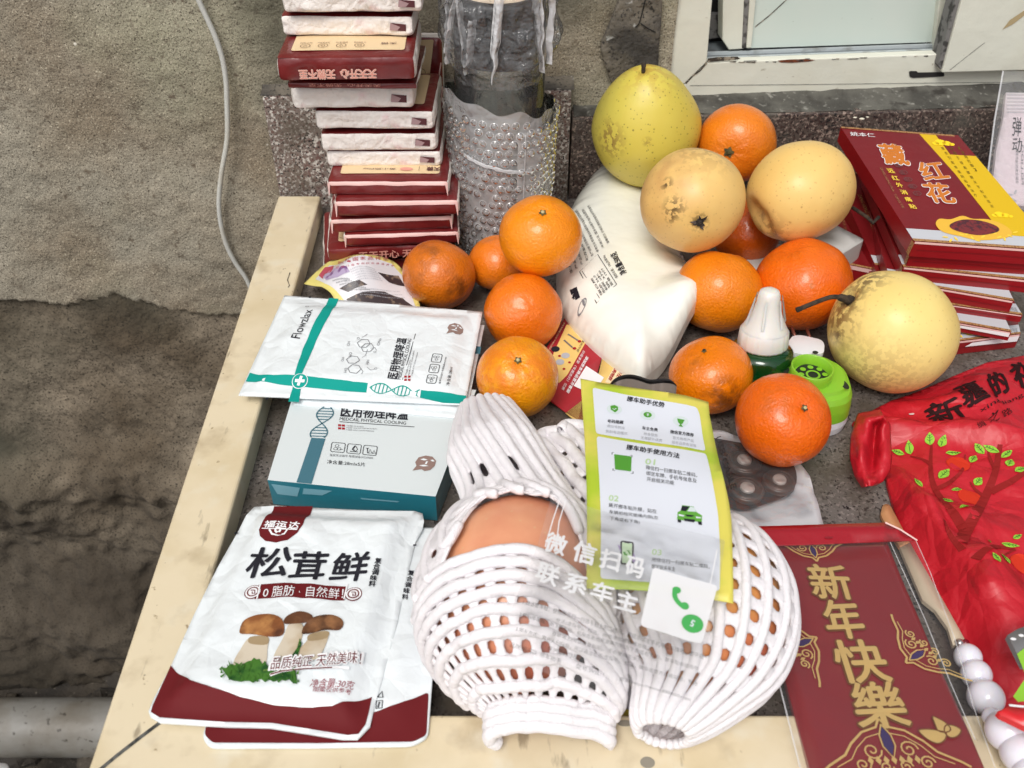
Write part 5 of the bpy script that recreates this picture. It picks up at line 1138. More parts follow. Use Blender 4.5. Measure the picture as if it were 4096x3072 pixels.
# little green car
car = flat('car_green', 96, 164, 60, .4); 
g.poly(s_l, [(2728, 2024), (2774, 2030), (2786, 2052), (2808, 2066), (2806, 2092), (2708, 2082), (2710, 2052), (2722, 2046)], car, .0007, cut=.01); g.poly(s_l, [(2728, 2028), (2758, 2031), (2742, 2050), (2722, 2046)], K, .0009, cut=0); g.poly(s_l, [(2760, 2031), (2776, 2034), (2784, 2052), (2748, 2050)], m_pd, .0009, cut=0)
for q in ([(2740, 2062), (2776, 2066), (2768, 2072), (2746, 2070)], [(2734, 2078), (2780, 2083), (2776, 2094), (2738, 2088)], [(2709, 2082), (2724, 2084), (2724, 2095), (2711, 2093)], [(2790, 2090), (2807, 2092), (2807, 2105), (2794, 2103)]): g.poly(s_l, q, K, .0009, cut=0)
for q in ([(2714, 2060), (2738, 2066), (2734, 2071), (2714, 2068)], [(2782, 2070), (2804, 2074), (2802, 2078), (2784, 2077)]): g.poly(s_l, q, m_lw, .0009, cut=0)
# phone held by a hand
g.line(s_l, rounded([(2484, 2168), (2532, 2174), (2530, 2262), (2484, 2258)], 8, 3), .0009, K, .0007, closed=True); g.poly(s_l, [(2488, 2172), (2528, 2178), (2526, 2258), (2488, 2254)], flat('mint', 206, 232, 196, .5), .0006, cut=0); g.line(s_l, [(2498, 2172), (2518, 2175)], .0012, K, .0009)
lil = flat('lilac', 178, 160, 204, .5); g.poly(s_l, [(2534, 2214), (2544, 2240), (2536, 2256), (2528, 2250)], lil, .0009, cut=0); g.poly(s_l, [(2470, 2182), (2478, 2186), (2484, 2210), (2478, 2206)], lil, .0009, cut=0); g.line(s_l, [(2520, 2264), (2528, 2284), (2546, 2288)], .0009, lil); g.line(s_l, [(2512, 2262), (2508, 2286)], .0009, flat('indigo', 110, 112, 180, .5))
g.line(s_l, [(2496, 2212), (2500, 2222), (2508, 2224)], .0012, m_gn, .0009); [g.line(s_l, [(2506, 2206+0), (2512+i*4, 2208), (2518+i*4, 2222)], .0004, m_gn, .0009) for i in range(2)]
g.build('car_sticker_leaflet', label='lime edged leaflet titled 挪车助手优势 with a small green car, tilted over the foam nets', cat='leaflet')

# second leaflet lying on the counter below the film
s_l2 = psurf((2470, 2884, .004), (2760, 2890, .004), (2350, 2390, .004)); g = MB()
g.poly(s_l2, [(2350, 2390), (2800, 2420), (2812, 2888), (2472, 2884)], m_lg, cut=.03, thick=.0006)
g.poly(s_l2, [(2400, 2420), (2780, 2440), (2790, 2850), (2500, 2838)], flat('leaflet_lilac', 186, 180, 200, .4), .0003, cut=0)
for i in range(4): g.text(s_l2, '即可联系车主 电话微信均可', (2560, 2790+i*18), (2720, 2796+i*18), (2560, 2778+i*18), m_grey, .0006, .01)
g.build('car_sticker_leaflet', label='second leaflet lying flat, only its olive lower edge showing between the foam nets', cat='leaflet')

# clear sticker film with white and grey print
s_f = psurf((1985, 2600, .122), (2740, 2880, .118), (2205, 1985, .122), lambda a, b: .0025*nz(a, b, 4, 20)+.0012*abs(nz(a, b, 8, 50)))
m_film = clear('clear_film', .07, .08, bump=(26, .35), gloss=1.2); m_film2 = clear('milky_white_print', .86, .3)
m_fk = clear('film_ink', .66, .5, body=(.05, .05, .05, 1), gloss=.2); g = MB()
g.poly(s_f, rounded([(2206, 1985), (2560, 2080), (2900, 2160), (2868, 2420), (2812, 2640), (2742, 2880), (2500, 2822), (1985, 2602), (2060, 2400), (2150, 2180)], 12), m_film, cut=.006)
def QT(body, a, b, c, m, bold=0., off=.0006): g.text(s_f, body, a, b, c, m, off, bold)
QT('微', (2172, 2202), (2252, 2228), (2196, 2126), m_film2, .03); QT('信', (2286, 2242), (2372, 2266), (2306, 2160), m_film2, .03); QT('扫', (2394, 2270), (2470, 2290), (2410, 2196), m_film2, .03); QT('码', (2498, 2298), (2566, 2318), (2512, 2226), m_film2, .03)
QT('联', (2136, 2320), (2220, 2352), (2164, 2248), m_film2, .03); QT('系', (2248, 2362), (2336, 2388), (2272, 2290), m_film2, .03); QT('车', (2356, 2394), (2442, 2416), (2376, 2326), m_film2, .03); QT('主', (2456, 2432), (2540, 2454), (2474, 2362), m_film2, .03)
for t_, a, b in (('1.激活挪车贴：使用微信扫一扫挪车贴上的二维码，按提示绑定手机号及车牌号，即开启', (2090, 2420), (2812, 2640)), ('电话(虚拟号)、短信、微信通知挪车等功能；', (2222, 2492), (2592, 2606)),
    ('2.粘贴挪车贴：撕下挪车贴，粘贴在前档风玻璃内侧(左下角或右下角)，挪车贴自动吸附', (2074, 2470), (2792, 2690)), ('在玻璃上(可以反复粘贴)，不必使用胶水；', (2206, 2545), (2552, 2650)),
    ('3.挪车方式：其它人扫码后，可以通过电话(虚拟号)、短信、微信提醒方式通知您，有效', (2060, 2528), (2788, 2750)), ('保护您的隐私。', (2188, 2604), (2316, 2644)), ('品牌:微闪联  挪车助手', (2038, 2590), (2240, 2656)), ('型号:WSL-1', (2302, 2674), (2412, 2710)), ('官网:https://www.880660.com', (2474, 2728), (2760, 2812))):
    d = Vector(b)-Vector(a); n_ = Vector((d.y, -d.x)).normalized()*20; QT(t_, a, b, (a[0]+n_.x, a[1]+n_.y), m_fk, .01, .0005)
g.poly(s_f, rounded([(2612, 2272), (2870, 2346), (2806, 2580), (2560, 2506)], 16), clear('code_card', .9, .3), .0007, cut=.01)
m_cg = flat('call_green', 72, 170, 88, .5)
g.line(s_f, [tuple(p) for p in spline([(2700, 2364), (2697, 2385), (2706, 2408), (2728, 2430), (2742, 2436)], 5)], .0024, m_cg, .0012)
g.disc(s_f, (2705, 2366), .0021, m_cg, .0012); g.disc(s_f, (2737, 2430), .0021, m_cg, .0012); g.disc(s_f, (2768, 2500), .0052, m_cg, .0012); g.line(s_f, [(2778, 2494), (2770, 2488), (2764, 2498), (2772, 2504), (2766, 2512), (2758, 2506)], .0008, m_lw, .0014)
for L in ([(2240, 1998), (2212, 2080), (2180, 2190)], [(2262, 2005), (2236, 2090), (2222, 2200)], [(2868, 2200), (2842, 2330), (2810, 2450)]): g.line(s_f, L, .0006, m_film2, .0006)
g.build('sticker_film', label='clear plastic film printed 微信扫码联系车主 in white, draped over the two foam nets', cat='film')

# ================================================================ CHROME GADGET
g = MB(); m_ch = flat('dark_chrome', 214, 200, 190, .16, metal=.6, coat=.5); m_bk = flat('gadget_black', 22, 20, 22, .3, coat=.5)
zc = .056; topl = [(2436, 1545), (2450, 1522), (2480, 1506), (2520, 1501), (2560, 1509), (2600, 1522), (2650, 1518), (2684, 1522), (2706, 1540), (2690, 1530), (2650, 1526), (2600, 1530), (2555, 1516), (2515, 1509), (2480, 1515), (2452, 1530)]
tp_ = [atz(u, v, zc) for u, v in [tuple(p) for p in spline(topl, 4, True)]]; cen = sum(tp_, Vector((0, 0, 0)))/len(tp_)
def gad(k, dz): return [cen+(p-cen)*k+Vector((0, 0, dz)) for p in tp_]
R_ = [gad(.96, .001), gad(1.0, 0), gad(1.01, -.0015), gad(1.02, -.014), gad(1.06, -.017)]; n = len(tp_)
for j in range(4): g.add(R_[j]+R_[j+1], [[i, (i+1) % n, n+(i+1) % n, n+i] for i in range(n)], m_ch if j in (2,) else m_bk)
g.add(R_[0], [list(range(n))], m_bk, False); R2 = [gad(1.06, -.017), gad(1.2, -.03), gad(1.0, -.055)]
for j in range(2): g.add(R2[j]+R2[j+1], [[i, (i+1) % n, n+(i+1) % n, n+i] for i in range(n)], m_bk)
g.build('chrome_gadget', label='black gadget with a shiny wavy chrome band, peeking out behind the lime leaflet', cat='gadget')

# ================================================================ GREEN REFILL BOTTLE
bb = atz(3040, 1500, .022); bb.z = 0; tp0 = atz(3080, 1160, .093)
ax = Vector((tp0.x-bb.x, tp0.y-bb.y, .093)).normalized()
if ax.z < .93: ax = Vector((ax.x*.5, ax.y*.5, 1)).normalized()
gb = thing('refill_bottle', bb, 'small green bottle of mosquito liquid with a white ribbed cap', 'bottle')
g = MB(); m_gg = mat('green_glass', S(18, 110, 48), .05, .6, trans=.75, coat=.6); kk = .0255
g.lathe([(0, .001), (kk*.9, .001), (kk, .004), (kk, .038), (kk*.99, .041), (kk*.94, .0435), (kk*.84, .0455), (kk*.70, .0468), (kk*.62, .0475), (kk*.62, .050)], m_gg, bb, ax, 40); g.build('bottle_body', gb)
g = MB(); g.lathe([(0, .0018), (kk*.86, .0018), (kk*.92, .005), (kk*.92, .024), (0, .0242)], flat('green_liquid', 14, 120, 50, .2, k=.7), bb, ax, 32); g.build('liquid', gb)
g = MB(); m_cp = flat('cap_white', 226, 224, 218, .38, k=.93, sss=.5, coat=.1)
g.lathe([(kk*.60, .0475), (kk*.74, .047), (kk*.76, .0485), (kk*.73, .060), (kk*.69, .0615)], m_cp, bb, ax, 90, lambda t, h: 1+.012*(1 if int(t/(2*pi)*90) % 2 else -1))
g.lathe([(kk*.70, .0612), (kk*.64, .064), (kk*.46, .074), (kk*.35, .084), (kk*.33, .090), (kk*.28, .0935), (kk*.16, .0952), (0, .0955)], m_cp, bb, ax, 40)
X = ax.orthogonal().normalized(); Y = ax.cross(X)
for i in range(6):
    t = 2*pi*i/6+.4; d = X*cos(t)+Y*sin(t); e = Y*cos(t)-X*sin(t)
    g.add([bb+ax*.066+d*kk*.60+e*.0012, bb+ax*.066+d*kk*.60-e*.0012, bb+ax*.089+d*kk*.42-e*.0009, bb+ax*.089+d*kk*.42+e*.0009, bb+ax*.067+d*kk*.66, bb+ax*.088+d*kk*.42], [[0, 4, 5, 3], [4, 1, 2, 5], [3, 5, 2]], m_cp)
g.build('cap', gb)

# ================================================================ PLUG-IN HEATER
hb = atz(3265, 1580, .035); heat = thing('mosquito_heater', (hb.x, hb.y, 0), 'bright green plug-in mosquito heater with a round collar and white plug', 'heater')
m_hg = flat('lime_plastic', 138, 196, 46, .35, k=.9, sss=.15, coat=.2); m_hd = flat('socket_dark', 30, 36, 24, .7); m_hw = flat('plug_white', 230, 230, 234, .3, k=.95)
zt = .039; ho = [tuple(p) for p in spline([(3105, 1510), (3118, 1440), (3160, 1410), (3215, 1395), (3290, 1402), (3340, 1432), (3395, 1480), (3422, 1560), (3430, 1640), (3400, 1690), (3330, 1712), (3240, 1705), (3160, 1660), (3115, 1590)], 4, True)]
hp = [atz(u, 1398+(v-1398)*.66, zt) for u, v in ho]; hc = sum(hp, Vector((0, 0, 0)))/len(hp); n = len(hp)
def ring(k, z): return [Vector((hc.x+(p.x-hc.x)*k, hc.y+(p.y-hc.y)*k, z)) for p in hp]
L_ = [(.0, zt+.001), (.5, zt+.001), (.72, zt), (.76, zt-.0025), (.86, zt-.004), (.93, zt-.008), (.965, zt-.016), (.98, .014)]
g = MB()
for (k0, z0), (k1, z1) in zip(L_, L_[1:]): g.add(ring(k0, z0)+ring(k1, z1), [[i, (i+1) % n, n+(i+1) % n, n+i] for i in range(n)], m_hg)
hbody = g.build('body', heat)
g = MB()
for (k0, z0), (k1, z1) in (((.97, .0145), (.985, .008)), ((.985, .008), (.95, .001)), ((.95, .001), (0, .001))): g.add(ring(k0, z0)+ring(k1, z1), [[i, (i+1) % n, n+(i+1) % n, n+i] for i in range(n)], m_hw)
g.build('base', heat)
cc = atz(3248, 1476, zt+.008); g = MB()
g.lathe([(.0165, -.009), (.0155, -.005), (.0158, .002), (.0150, .0026), (.0142, .002), (.0136, -.012)], m_hg, cc, seg=40); g.build('collar', heat)
sh = hsurf(zt+.0016); g = MB(); g.disc(sh, sh.px(3252, 1500), .0134, m_hd, 0, px=False); 
for t in range(8): q = sh.px(3252, 1500); g.disc(sh, (q[0]+.009*cos(t*.78), q[1]+.009*sin(t*.78)), .0022, m_hg, .0006, px=False)
g.disc(sh, sh.px(3252, 1500), .0055, m_hg, .0004, px=False, r0=.7)
for p, r, ry in (((3260, 1414), .0024, .0020), ((3150, 1490), .0035, .0075), ((3372, 1540), .003, .0065), ((3180, 1560), .002, .002)): g.disc(hsurf(zt-.001), p, r, m_hd, .0012, ry=ry, rot=.3)
g.build('vent_slots', heat)
g = MB(); pl = hsurf(.036); pz = [pl.px(*p) for p in [(3140, 1405), (3148, 1372), (3172, 1342), (3205, 1340), (3285, 1358), (3298, 1376), (3296, 1412), (3240, 1422)]]
g.poly(pl, rounded(pz, .003), m_hw, px=False, cut=0, thick=.022); g.build('plug', heat, mods=[BEV(.0015)])
g = MB()
for a, b in (((3180, 1345), (3166, 1310)), ((3240, 1352), (3228, 1318))): g.tube([atz(*a, .030), atz(*b, .030)], .0015, flat('pin_copper', 120, 70, 58, .4, metal=.5), 6)
g.build('pin', heat)

# ================================================================ SHAVER HEAD PACKET
m_pkw = flat('packet_white', 214, 214, 218, .3, k=.9, coat=.3, bump=[(50, .15)]); m_pkd = flat('packet_dark', 40, 34, 34, .5)
s_k = hsurf(.006, lambda a, b: .003*abs(nz(a, b, 3, 40))+.0015*nz(a, b, 5, 90)); g = MB()
g.poly(s_k, [(2700, 1690), (2950, 1745), (3080, 1770), (3180, 1830), (3240, 1905), (3298, 2108), (3200, 2112), (3060, 2128), (2900, 2136), (2750, 2100)], m_pkw, cut=.006, thick=.005)
s_k2 = hsurf(.0115, lambda a, b: .0012*nz(a, b, 5, 60)); g.poly(s_k2, [tuple(p) for p in spline([(2760, 1760), (2960, 1770), (3080, 1800), (3168, 1850), (3186, 1930), (3140, 1985), (3050, 2020), (2985, 2040), (2920, 2030), (2800, 1960)], 4, True)], m_pkd, 0, cut=.006)
body_ = g.build('shaver_head_packet', label='clear and white packet holding black round shaver heads, under the deep orange mandarin', cat='packet')
m_hr = flat('head_metal', 96, 88, 84, .35, metal=.6, bump=[(900, .3)]); m_hr2 = flat('head_ring', 92, 78, 72, .4, metal=.6)
for u, v, r in ((2978, 1838, .0122), (2990, 1950, .0118), (3118, 1918, .0112)):
    g = MB(); q = atz(u, v, .018); q.z = .013
    g.lathe([(r*1.02, 0), (r*1.02, .003), (r*.96, .0042), (r*.90, .0038), (r*.86, .0046), (r*.55, .0052), (r*.50, .0042), (r*.44, .0042)], m_hr, q, seg=48)
    g.lathe([(r*.44, .0042), (r*.42, .0056), (r*.34, .006), (0, .0061)], flat('head_cap', 196, 186, 180, .35, metal=.3), q, seg=32)
    g.lathe([(r*.80, .00485), (r*.83, .0054), (r*.86, .0047)], m_hr2, q, seg=48)
    for i in range(40): t = 2*pi*i/40; d = Vector((cos(t), sin(t), 0)); e = Vector((-sin(t), cos(t), 0)); g.add([q+d*r*.6+e*.0002+Vector((0, 0, .0054)), q+d*r*.6-e*.0002+Vector((0, 0, .0054)), q+d*r*.78-e*.0002+Vector((0, 0, .0051)), q+d*r*.78+e*.0002+Vector((0, 0, .0051))], [[0, 1, 2, 3]], m_hd, False)
    g.build('shaver_head', body_, origin=wloc(body_))
g = MB(); s_k3 = hsurf(.021, lambda a, b: .004*nz(a, b, 9, 30))
g.poly(s_k3, [(2760, 1700), (2950, 1745), (3080, 1770), (3180, 1830), (3236, 1905), (3270, 2040), (3060, 2090), (2900, 2090), (2740, 2000)], clear('packet_film', .05, .1, bump=(50, .5), gloss=1.4), cut=.006)
g.text(s_k3, 'USB CABLE', (2862, 1752), (2924, 1960), (2884, 1746), m_pkd, .0006, .0)
g.build('film_cover', body_, origin=wloc(body_))

# ================================================================ RED PLASTIC BAG
fold = lambda x, y, d, w: exp(-(d/w)**2)
RF = [((3560, 1700), (4100, 1800), .010, .010), ((3580, 1880), (3900, 2420), .012, .009), ((3860, 2100), (3960, 2560), .008, .010), ((3620, 1600), (3900, 1640), .006, .010), ((3700, 2050), (4100, 2180), .005, .014), ((3950, 2300), (4100, 2600), .010, .012), ((3900, 2640), (4096, 2720), .006, .012)]
rs = hsurf(.012); RFw = [(Vector(rs.px(*a)), Vector(rs.px(*b)), h, w) for a, b, h, w in RF]
ro = [(3420, 1660), (3450, 1640), (3520, 1600), (3580, 1570), (3640, 1552), (3720, 1520), (3860, 1460), (3960, 1420), (4120, 1390), (4500, 1380), (4560, 3200), (4300, 3220), (4120, 3060), (4040, 2960), (3960, 2800), (3905, 2660), (3880, 2580), (3810, 2480), (3760, 2400), (3700, 2280), (3640, 2150), (3590, 2010), (3560, 1900), (3550, 1800), (3480, 1740)]
rp = [rs.px(*p) for p in ro]; RD = pdist(rp)
def rh(x, y):
    d = max(0, RD(x, y)); q = Vector((x, y)); e = smooth(0, .035, d)
    z = .009*e+(.008*noise.noise(Vector((x*15, y*15, 1)))+.007*(.5-abs(noise.noise(Vector((x*22+y*9, y*13, 4)))))+.0035*(.5-abs(noise.noise(Vector((x*46, y*40+x*20, 9)))))+.0014*(.4-abs(noise.noise(Vector((x*100, y*90, 2))))))*smooth(0, .02, d)
    for a, b, h, w in RFw:
        t = max(0, min(1, (q-a).dot(b-a)/(b-a).length_squared)); dd = (q-a-(b-a)*t).length; z += h*exp(-(dd/w)**2)*smooth(0, .012, d)
    return z
s_r = hsurf(.004, rh); m_rb = flat('red_film', 200, 22, 40, .5, k=.88, coat=.15, bump=[(45, .12), (150, .06)]); m_rb.node_tree.nodes['Principled BSDF'].inputs['Coat Roughness'].default_value = .25
g = MB(); g.poly(s_r, rp, m_rb, px=False, cut=.0042, thick=.003)
crease(m_rb, 26, .40)
m_rk = flat('bag_black_print', 44, 16, 18, .4); m_br = flat('branch_print', 156, 34, 34, .4, k=.8); m_lf = flat('leaf_print', 150, 206, 66, .4, k=.9); m_ld = flat('leaf_vein', 40, 92, 30, .5)
def RT(body, a, b, c, m=m_rk, bold=0.): g.text(s_r, body, a, b, c, m, .0008, bold, cut=.006)
RT('新', (3742, 1690), (3870, 1670), (3690, 1640), m_rk, .028); RT('疆', (3862, 1640), (3960, 1590), (3810, 1560), m_rk, .02); RT('的', (3985, 1590), (4040, 1560), (3940, 1508), m_rk, .025); RT('礼', (4075, 1560), (4150, 1520), (4030, 1470), m_rk, .025)
RT('xin&Jiang', (3925, 1655), (4096, 1590), (3915, 1638), m_rk, .0); RT('绸', (3915, 1718), (3945, 1704), (3902, 1694), m_rk, .01); RT('之', (3960, 1696), (3998, 1678), (3946, 1674), m_rk, .01); RT('路', (4016, 1672), (4052, 1652), (4004, 1648), m_rk, .01)
def branch(pts, w0, w1):
    P = [tuple(p) for p in spline(pts, 5)]; ab = [Vector(s_r.px(*p)) for p in P]; vs = []; k = len(ab)
    for i, p in enumerate(ab):
        d = (ab[min(i+1, k-1)]-ab[max(i-1, 0)]).normalized(); n_ = Vector((-d.y, d.x))*lerp(w0, w1, i/(k-1))/2
        for q in (p+n_, p-n_): vs.append(s_r.pt(q.x, q.y, .0006))
    g.add(vs, [[2*i, 2*i+1, 2*i+3, 2*i+2] for i in range(k-1)], m_br, False)
for pts, a, b in (([(3840, 2170), (3890, 2080), (3940, 1990), (3980, 1890), (4000, 1780)], .008, .003), ([(3860, 2130), (3800, 2040), (3740, 1960), (3722, 1880), (3726, 1780)], .006, .0015), ([(3740, 1960), (3800, 1930), (3850, 1880), (3860, 1820)], .004, .001), ([(3960, 1970), (4040, 1930), (4100, 1890)], .006, .003), ([(3980, 1880), (3960, 1840), (3950, 1800)], .003, .001), ([(3725, 1860), (3690, 1840), (3640, 1826)], .003, .001), ([(3850, 2200), (3806, 2150), (3776, 2080)], .004, .0015), ([(3900, 2240), (3960, 2190), (4060, 2200)], .006, .002), ([(4060, 2200), (4020, 2220)], .002, .001), ([(3940, 1990), (3900, 1960), (3880, 1930)], .003, .001)): branch(pts, a, b)
def leafp(c, L, W, ang):
    c = Vector(s_r.px(*c)); d = Vector((cos(ang), sin(ang))); n_ = Vector((-d.y, d.x)); P = []
    for i in range(9): t = i/8; P.append(c+d*(t-.5)*L+n_*W*sin(pi*t**.85)/2)
    for i in range(7, 0, -1): t = i/8; P.append(c+d*(t-.5)*L-n_*W*sin(pi*t**.85)/2)
    g.add([s_r.pt(p.x, p.y, .0009) for p in P], [list(range(len(P)))], m_lf, False); q = c-d*L*.4; e = c+d*L*.3
    g.line(s_r, [tuple(q), tuple(e)], .0004, m_ld, .0012, px=False)
    for t in (.35, .55, .72):
        m0 = c+d*(t-.5)*L
        for sg in (1, -1): g.line(s_r, [tuple(m0), tuple(m0+d*L*.12+n_*sg*W*.28)], .0003, m_ld, .0012, px=False)
for c, L, W, a in (((3590, 1812), .0095, .005, 2.6), ((3635, 1796), .011, .0055, 1.5), ((3717, 1760), .0095, .0065, 1.4), ((3770, 1768), .0095, .006, 1.0), ((3812, 1815), .0105, .0045, -.15), ((3776, 1897), .0135, .0065, .7), ((3916, 1798), .0105, .006, 1.9), ((3962, 1800), .012, .0045, 2.3), ((4026, 1818), .010, .005, .5), ((3893, 1836), .009, .0055, .8), ((4038, 1854), .0075, .006, .9), ((4080, 1880), .009, .005, .3), ((3912, 1928), .008, .006, .7), ((3826, 1960), .007, .0026, -.1), ((3788, 2004), .008, .004, 2.3), ((3862, 2024), .009, .0042, .3), ((3672, 1934), .009, .0042, 1.9), ((4068, 2150), .007, .0034, .4), ((4040, 2184), .011, .004, -.3), ((3985, 2232), .008, .0038, 1.8), ((4022, 2236), .008, .005, 1.9), ((3958, 2168), .003, .002, .4)): leafp(c, L, W, a)
for c in ((3830, 1860), (3880, 1990), (4090, 2260)): g.disc(s_r, c, .008, flat('fruit_print', 206, 52, 30, .35), .0005)
g.disc(s_r, (3645, 1660), .002, flat('white_crumb', 220, 200, 196, .6), .001, ry=.0012)
bag = g.build('plastic_bag', label='crumpled red shopping bag printed with a branching tree and black characters', cat='bag')
g = MB()   # tied ear of the bag
def ear(a, b):
    sp_ = [(3520, 1640, 3560, 1700), (3432, 1655, 3560, 1745), (3405, 1740, 3565, 1830), (3400, 1830, 3560, 1880), (3420, 1905, 3530, 1925), (3450, 1950, 3500, 1940)]
    t = b*(len(sp_)-1); i = min(int(t), len(sp_)-2); f = t-i; q = [lerp(sp_[i][k], sp_[i+1][k], f) for k in range(4)]
    z = .030-.018*b+.012*sin(pi*a)*(1-.3*b)-.016*exp(-((a-.55)/.16)**2)*sin(pi*min(1, b*1.2))+.002*nz(a*6, b*6, 3)
    return atz(lerp(q[0], q[2], a), lerp(q[1], q[3], a), max(z, .003))
g.grid(ear, 30, 36, m_rb); g.build('handle', bag, origin=wloc(bag), mods=[('SOLIDIFY', dict(thickness=.0006))])

# ================================================================ RED ENVELOPES IN CLEAR SLEEVE
m_en = flat('envelope_red', 140, 12, 24, .3, k=.85, coat=.5, bump=[(500, .08)]); m_en2 = flat('envelope_flap', 168, 18, 34, .25, k=.85, coat=.5, bump=[(60, .15)], var=[(40, S(120, 20, 24), .6, .72)]); m_au = flat('gold_foil', 232, 196, 120, .3, k=1.0, metal=.35, coat=.5); m_pu = flat('purple_enamel', 52, 30, 92, .3)
s_e = psurf((3239, 3072, .0245), (3937, 3072, .0245), (2991, 2187, .012), lambda a, b: .0012*nz(a, b, 2, 20))
g = MB(); g.poly(s_e, [(2991, 2180), (3549, 2170), (3720, 2580), (3937, 3072), (4040, 3300), (3290, 3300), (3239, 3072), (3129, 2679)], m_en, cut=.01, thick=.004)
def ET(ch, q, bold=.02):
    g.text(s_e, ch, q[0], q[1], q[2], flat('gold_dark', 150, 96, 50, .4, metal=.7), .0006, bold+.035); g.text(s_e, ch, q[0], q[1], q[2], m_au, .0012, bold)
ET('新', ((3258, 2398), (3418, 2402), (3222, 2262))); ET('年', ((3320, 2560), (3466, 2554), (3280, 2408))); ET('快', ((3370, 2738), (3572, 2732), (3318, 2568))); ET('樂', ((3440, 2920), (3648, 2912), (3388, 2738)))
for i, ch in enumerate('洪富齐天'): g.text(s_e, ch, (3122+i*11, 2256+i*32), (3146+i*11, 2254+i*32), (3115+i*11, 2232+i*32), m_au, .0006, .01)
for q in ([(3728, 2872), (3752, 2880), (3782, 2898), (3800, 2922), (3786, 2934), (3752, 2930), (3738, 2904)], [(3672, 2928), (3705, 2922), (3750, 2928), (3782, 2938), (3776, 2966), (3748, 2980), (3706, 2962)], [(3780, 2908), (3812, 2908), (3842, 2926), (3828, 2950), (3800, 2956), (3776, 2936)]):
    g.poly(s_e, [tuple(p) for p in spline(q, 4, True)], m_au, .0012, cut=0); g.line(s_e, [tuple(p) for p in spline(q, 4, True)], .0007, flat('gold_dark', 150, 96, 50), .0014, closed=True)
def coil(c, r, turns, a0, m=m_au, w=.0011, sg=1):
    c = s_e.px(*c); g.line(s_e, [(c[0]+r*(1-t/28)*cos(a0+sg*turns*2*pi*t/24), c[1]+r*(1-t/28)*sin(a0+sg*turns*2*pi*t/24)) for t in range(25)], w, m, .0009, px=False)
def orn(cen, ang, sc_):
    """pointed gold filigree medallion; local x along the band, y outwards"""
    c0 = Vector(s_e.px(*cen)); e1 = Vector((cos(ang), sin(ang))); e2 = Vector((-sin(ang), cos(ang))); q = lambda x, y: tuple(c0+e1*x*sc_+e2*y*sc_)
    for sx in (1, -1):
        g.line(s_e, [q(sx*x, y) for x, y in ((0, 1.15), (.12, .95), (.45, .85), (.75, .6), (.95, .35), (1.35, .12), (1.5, 0))], .0013, m_au, .0008, px=False)
        g.line(s_e, [q(sx*x, y) for x, y in ((.1, .8), (.4, .72), (.66, .5), (.85, .25), (1.2, .08))], .0006, m_au, .0008, px=False)
        for x, y, r in ((.38, .42, .2), (.66, .12, .16), (.2, .05, .14)):
            P0 = c0+e1*sx*x*sc_+e2*y*sc_; g.line(s_e, [(P0.x+r*sc_*(1-t/20)*cos(sx*t*.55+ang), P0.y+r*sc_*(1-t/20)*sin(sx*t*.55+ang)) for t in range(18)], .0009, m_au, .0009, px=False)
    g.poly(s_e, [q(x, y) for x, y in ((0, .95), (.09, .75), (.1, .5), (0, .3), (-.1, .5), (-.09, .75))], m_pu, .0010, px=False, cut=0); g.line(s_e, [q(x, y) for x, y in ((0, 1.0), (.12, .75), (.13, .5), (0, .22), (-.13, .5), (-.12, .75), (0, 1.0))], .0008, m_au, .0012, px=False)
    for k in range(-3, 4): g.poly(s_e, [q(k*.16, .1), q(k*.16+.06, .2), q(k*.16, .3), q(k*.16-.06, .2)], m_au, .0008, px=False, cut=0)
orn((3590, 3080), .03, .026); orn((3720, 2590), radians(-58)+pi, .019); orn((3150, 2600), radians(-65), .019); orn((3235, 2165), pi, .017)
g.build('red_envelope', label='red new year envelope with embossed gold characters 新年快樂 and gold filigree', cat='envelope')
g = MB(); s_fl = psurf((3020, 2182, .020), (3664, 2164, .020), (3002, 2104, .024)); g.poly(s_fl, [(2990, 2106), (3540, 2090), (3600, 2118), (3668, 2162), (3500, 2168), (3200, 2180), (3030, 2186)], m_en2, cut=.008, thick=.0012)
g.line(s_fl, [(3540, 2091), (3600, 2119), (3668, 2163)], .0012, m_tpk, .0005); g.disc(s_fl, (3315, 2152), .0028, m_en, .0006, ry=.0008)
g.build('red_envelope', label='folded over top flap of a second, brighter red envelope above the gold characters', cat='envelope')
s_v = psurf((3215, 3100, .0290), (3990, 3100, .0290), (3020, 2170, .0195), lambda a, b: .0008*nz(a, b, 4, 25)); g = MB()
g.poly(s_v, [(3020, 2176), (3662, 2162), (3720, 2290), (3820, 2560), (3890, 2820), (3990, 3100), (4020, 3260), (3260, 3260), (3200, 3072), (3105, 2700)], clear('sleeve_film', .03, .05, bump=(16, .15), gloss=.4), cut=.01)
m_edge = clear('sleeve_edge', .5, .15)
g.line(s_v, [(3662, 2162), (3720, 2290), (3820, 2560), (3890, 2820), (3990, 3100)], .0005, m_edge, .0004); g.line(s_v, [(3560, 2170), (3700, 2480), (3800, 2730), (3900, 2960)], .0006, m_edge, .0004); g.line(s_v, [(3105, 2690), (3200, 3072)], .0009, m_edge, .0004)
g.build('clear_sleeve', label='clear plastic sleeve covering the gold lettered red envelope', cat='sleeve')

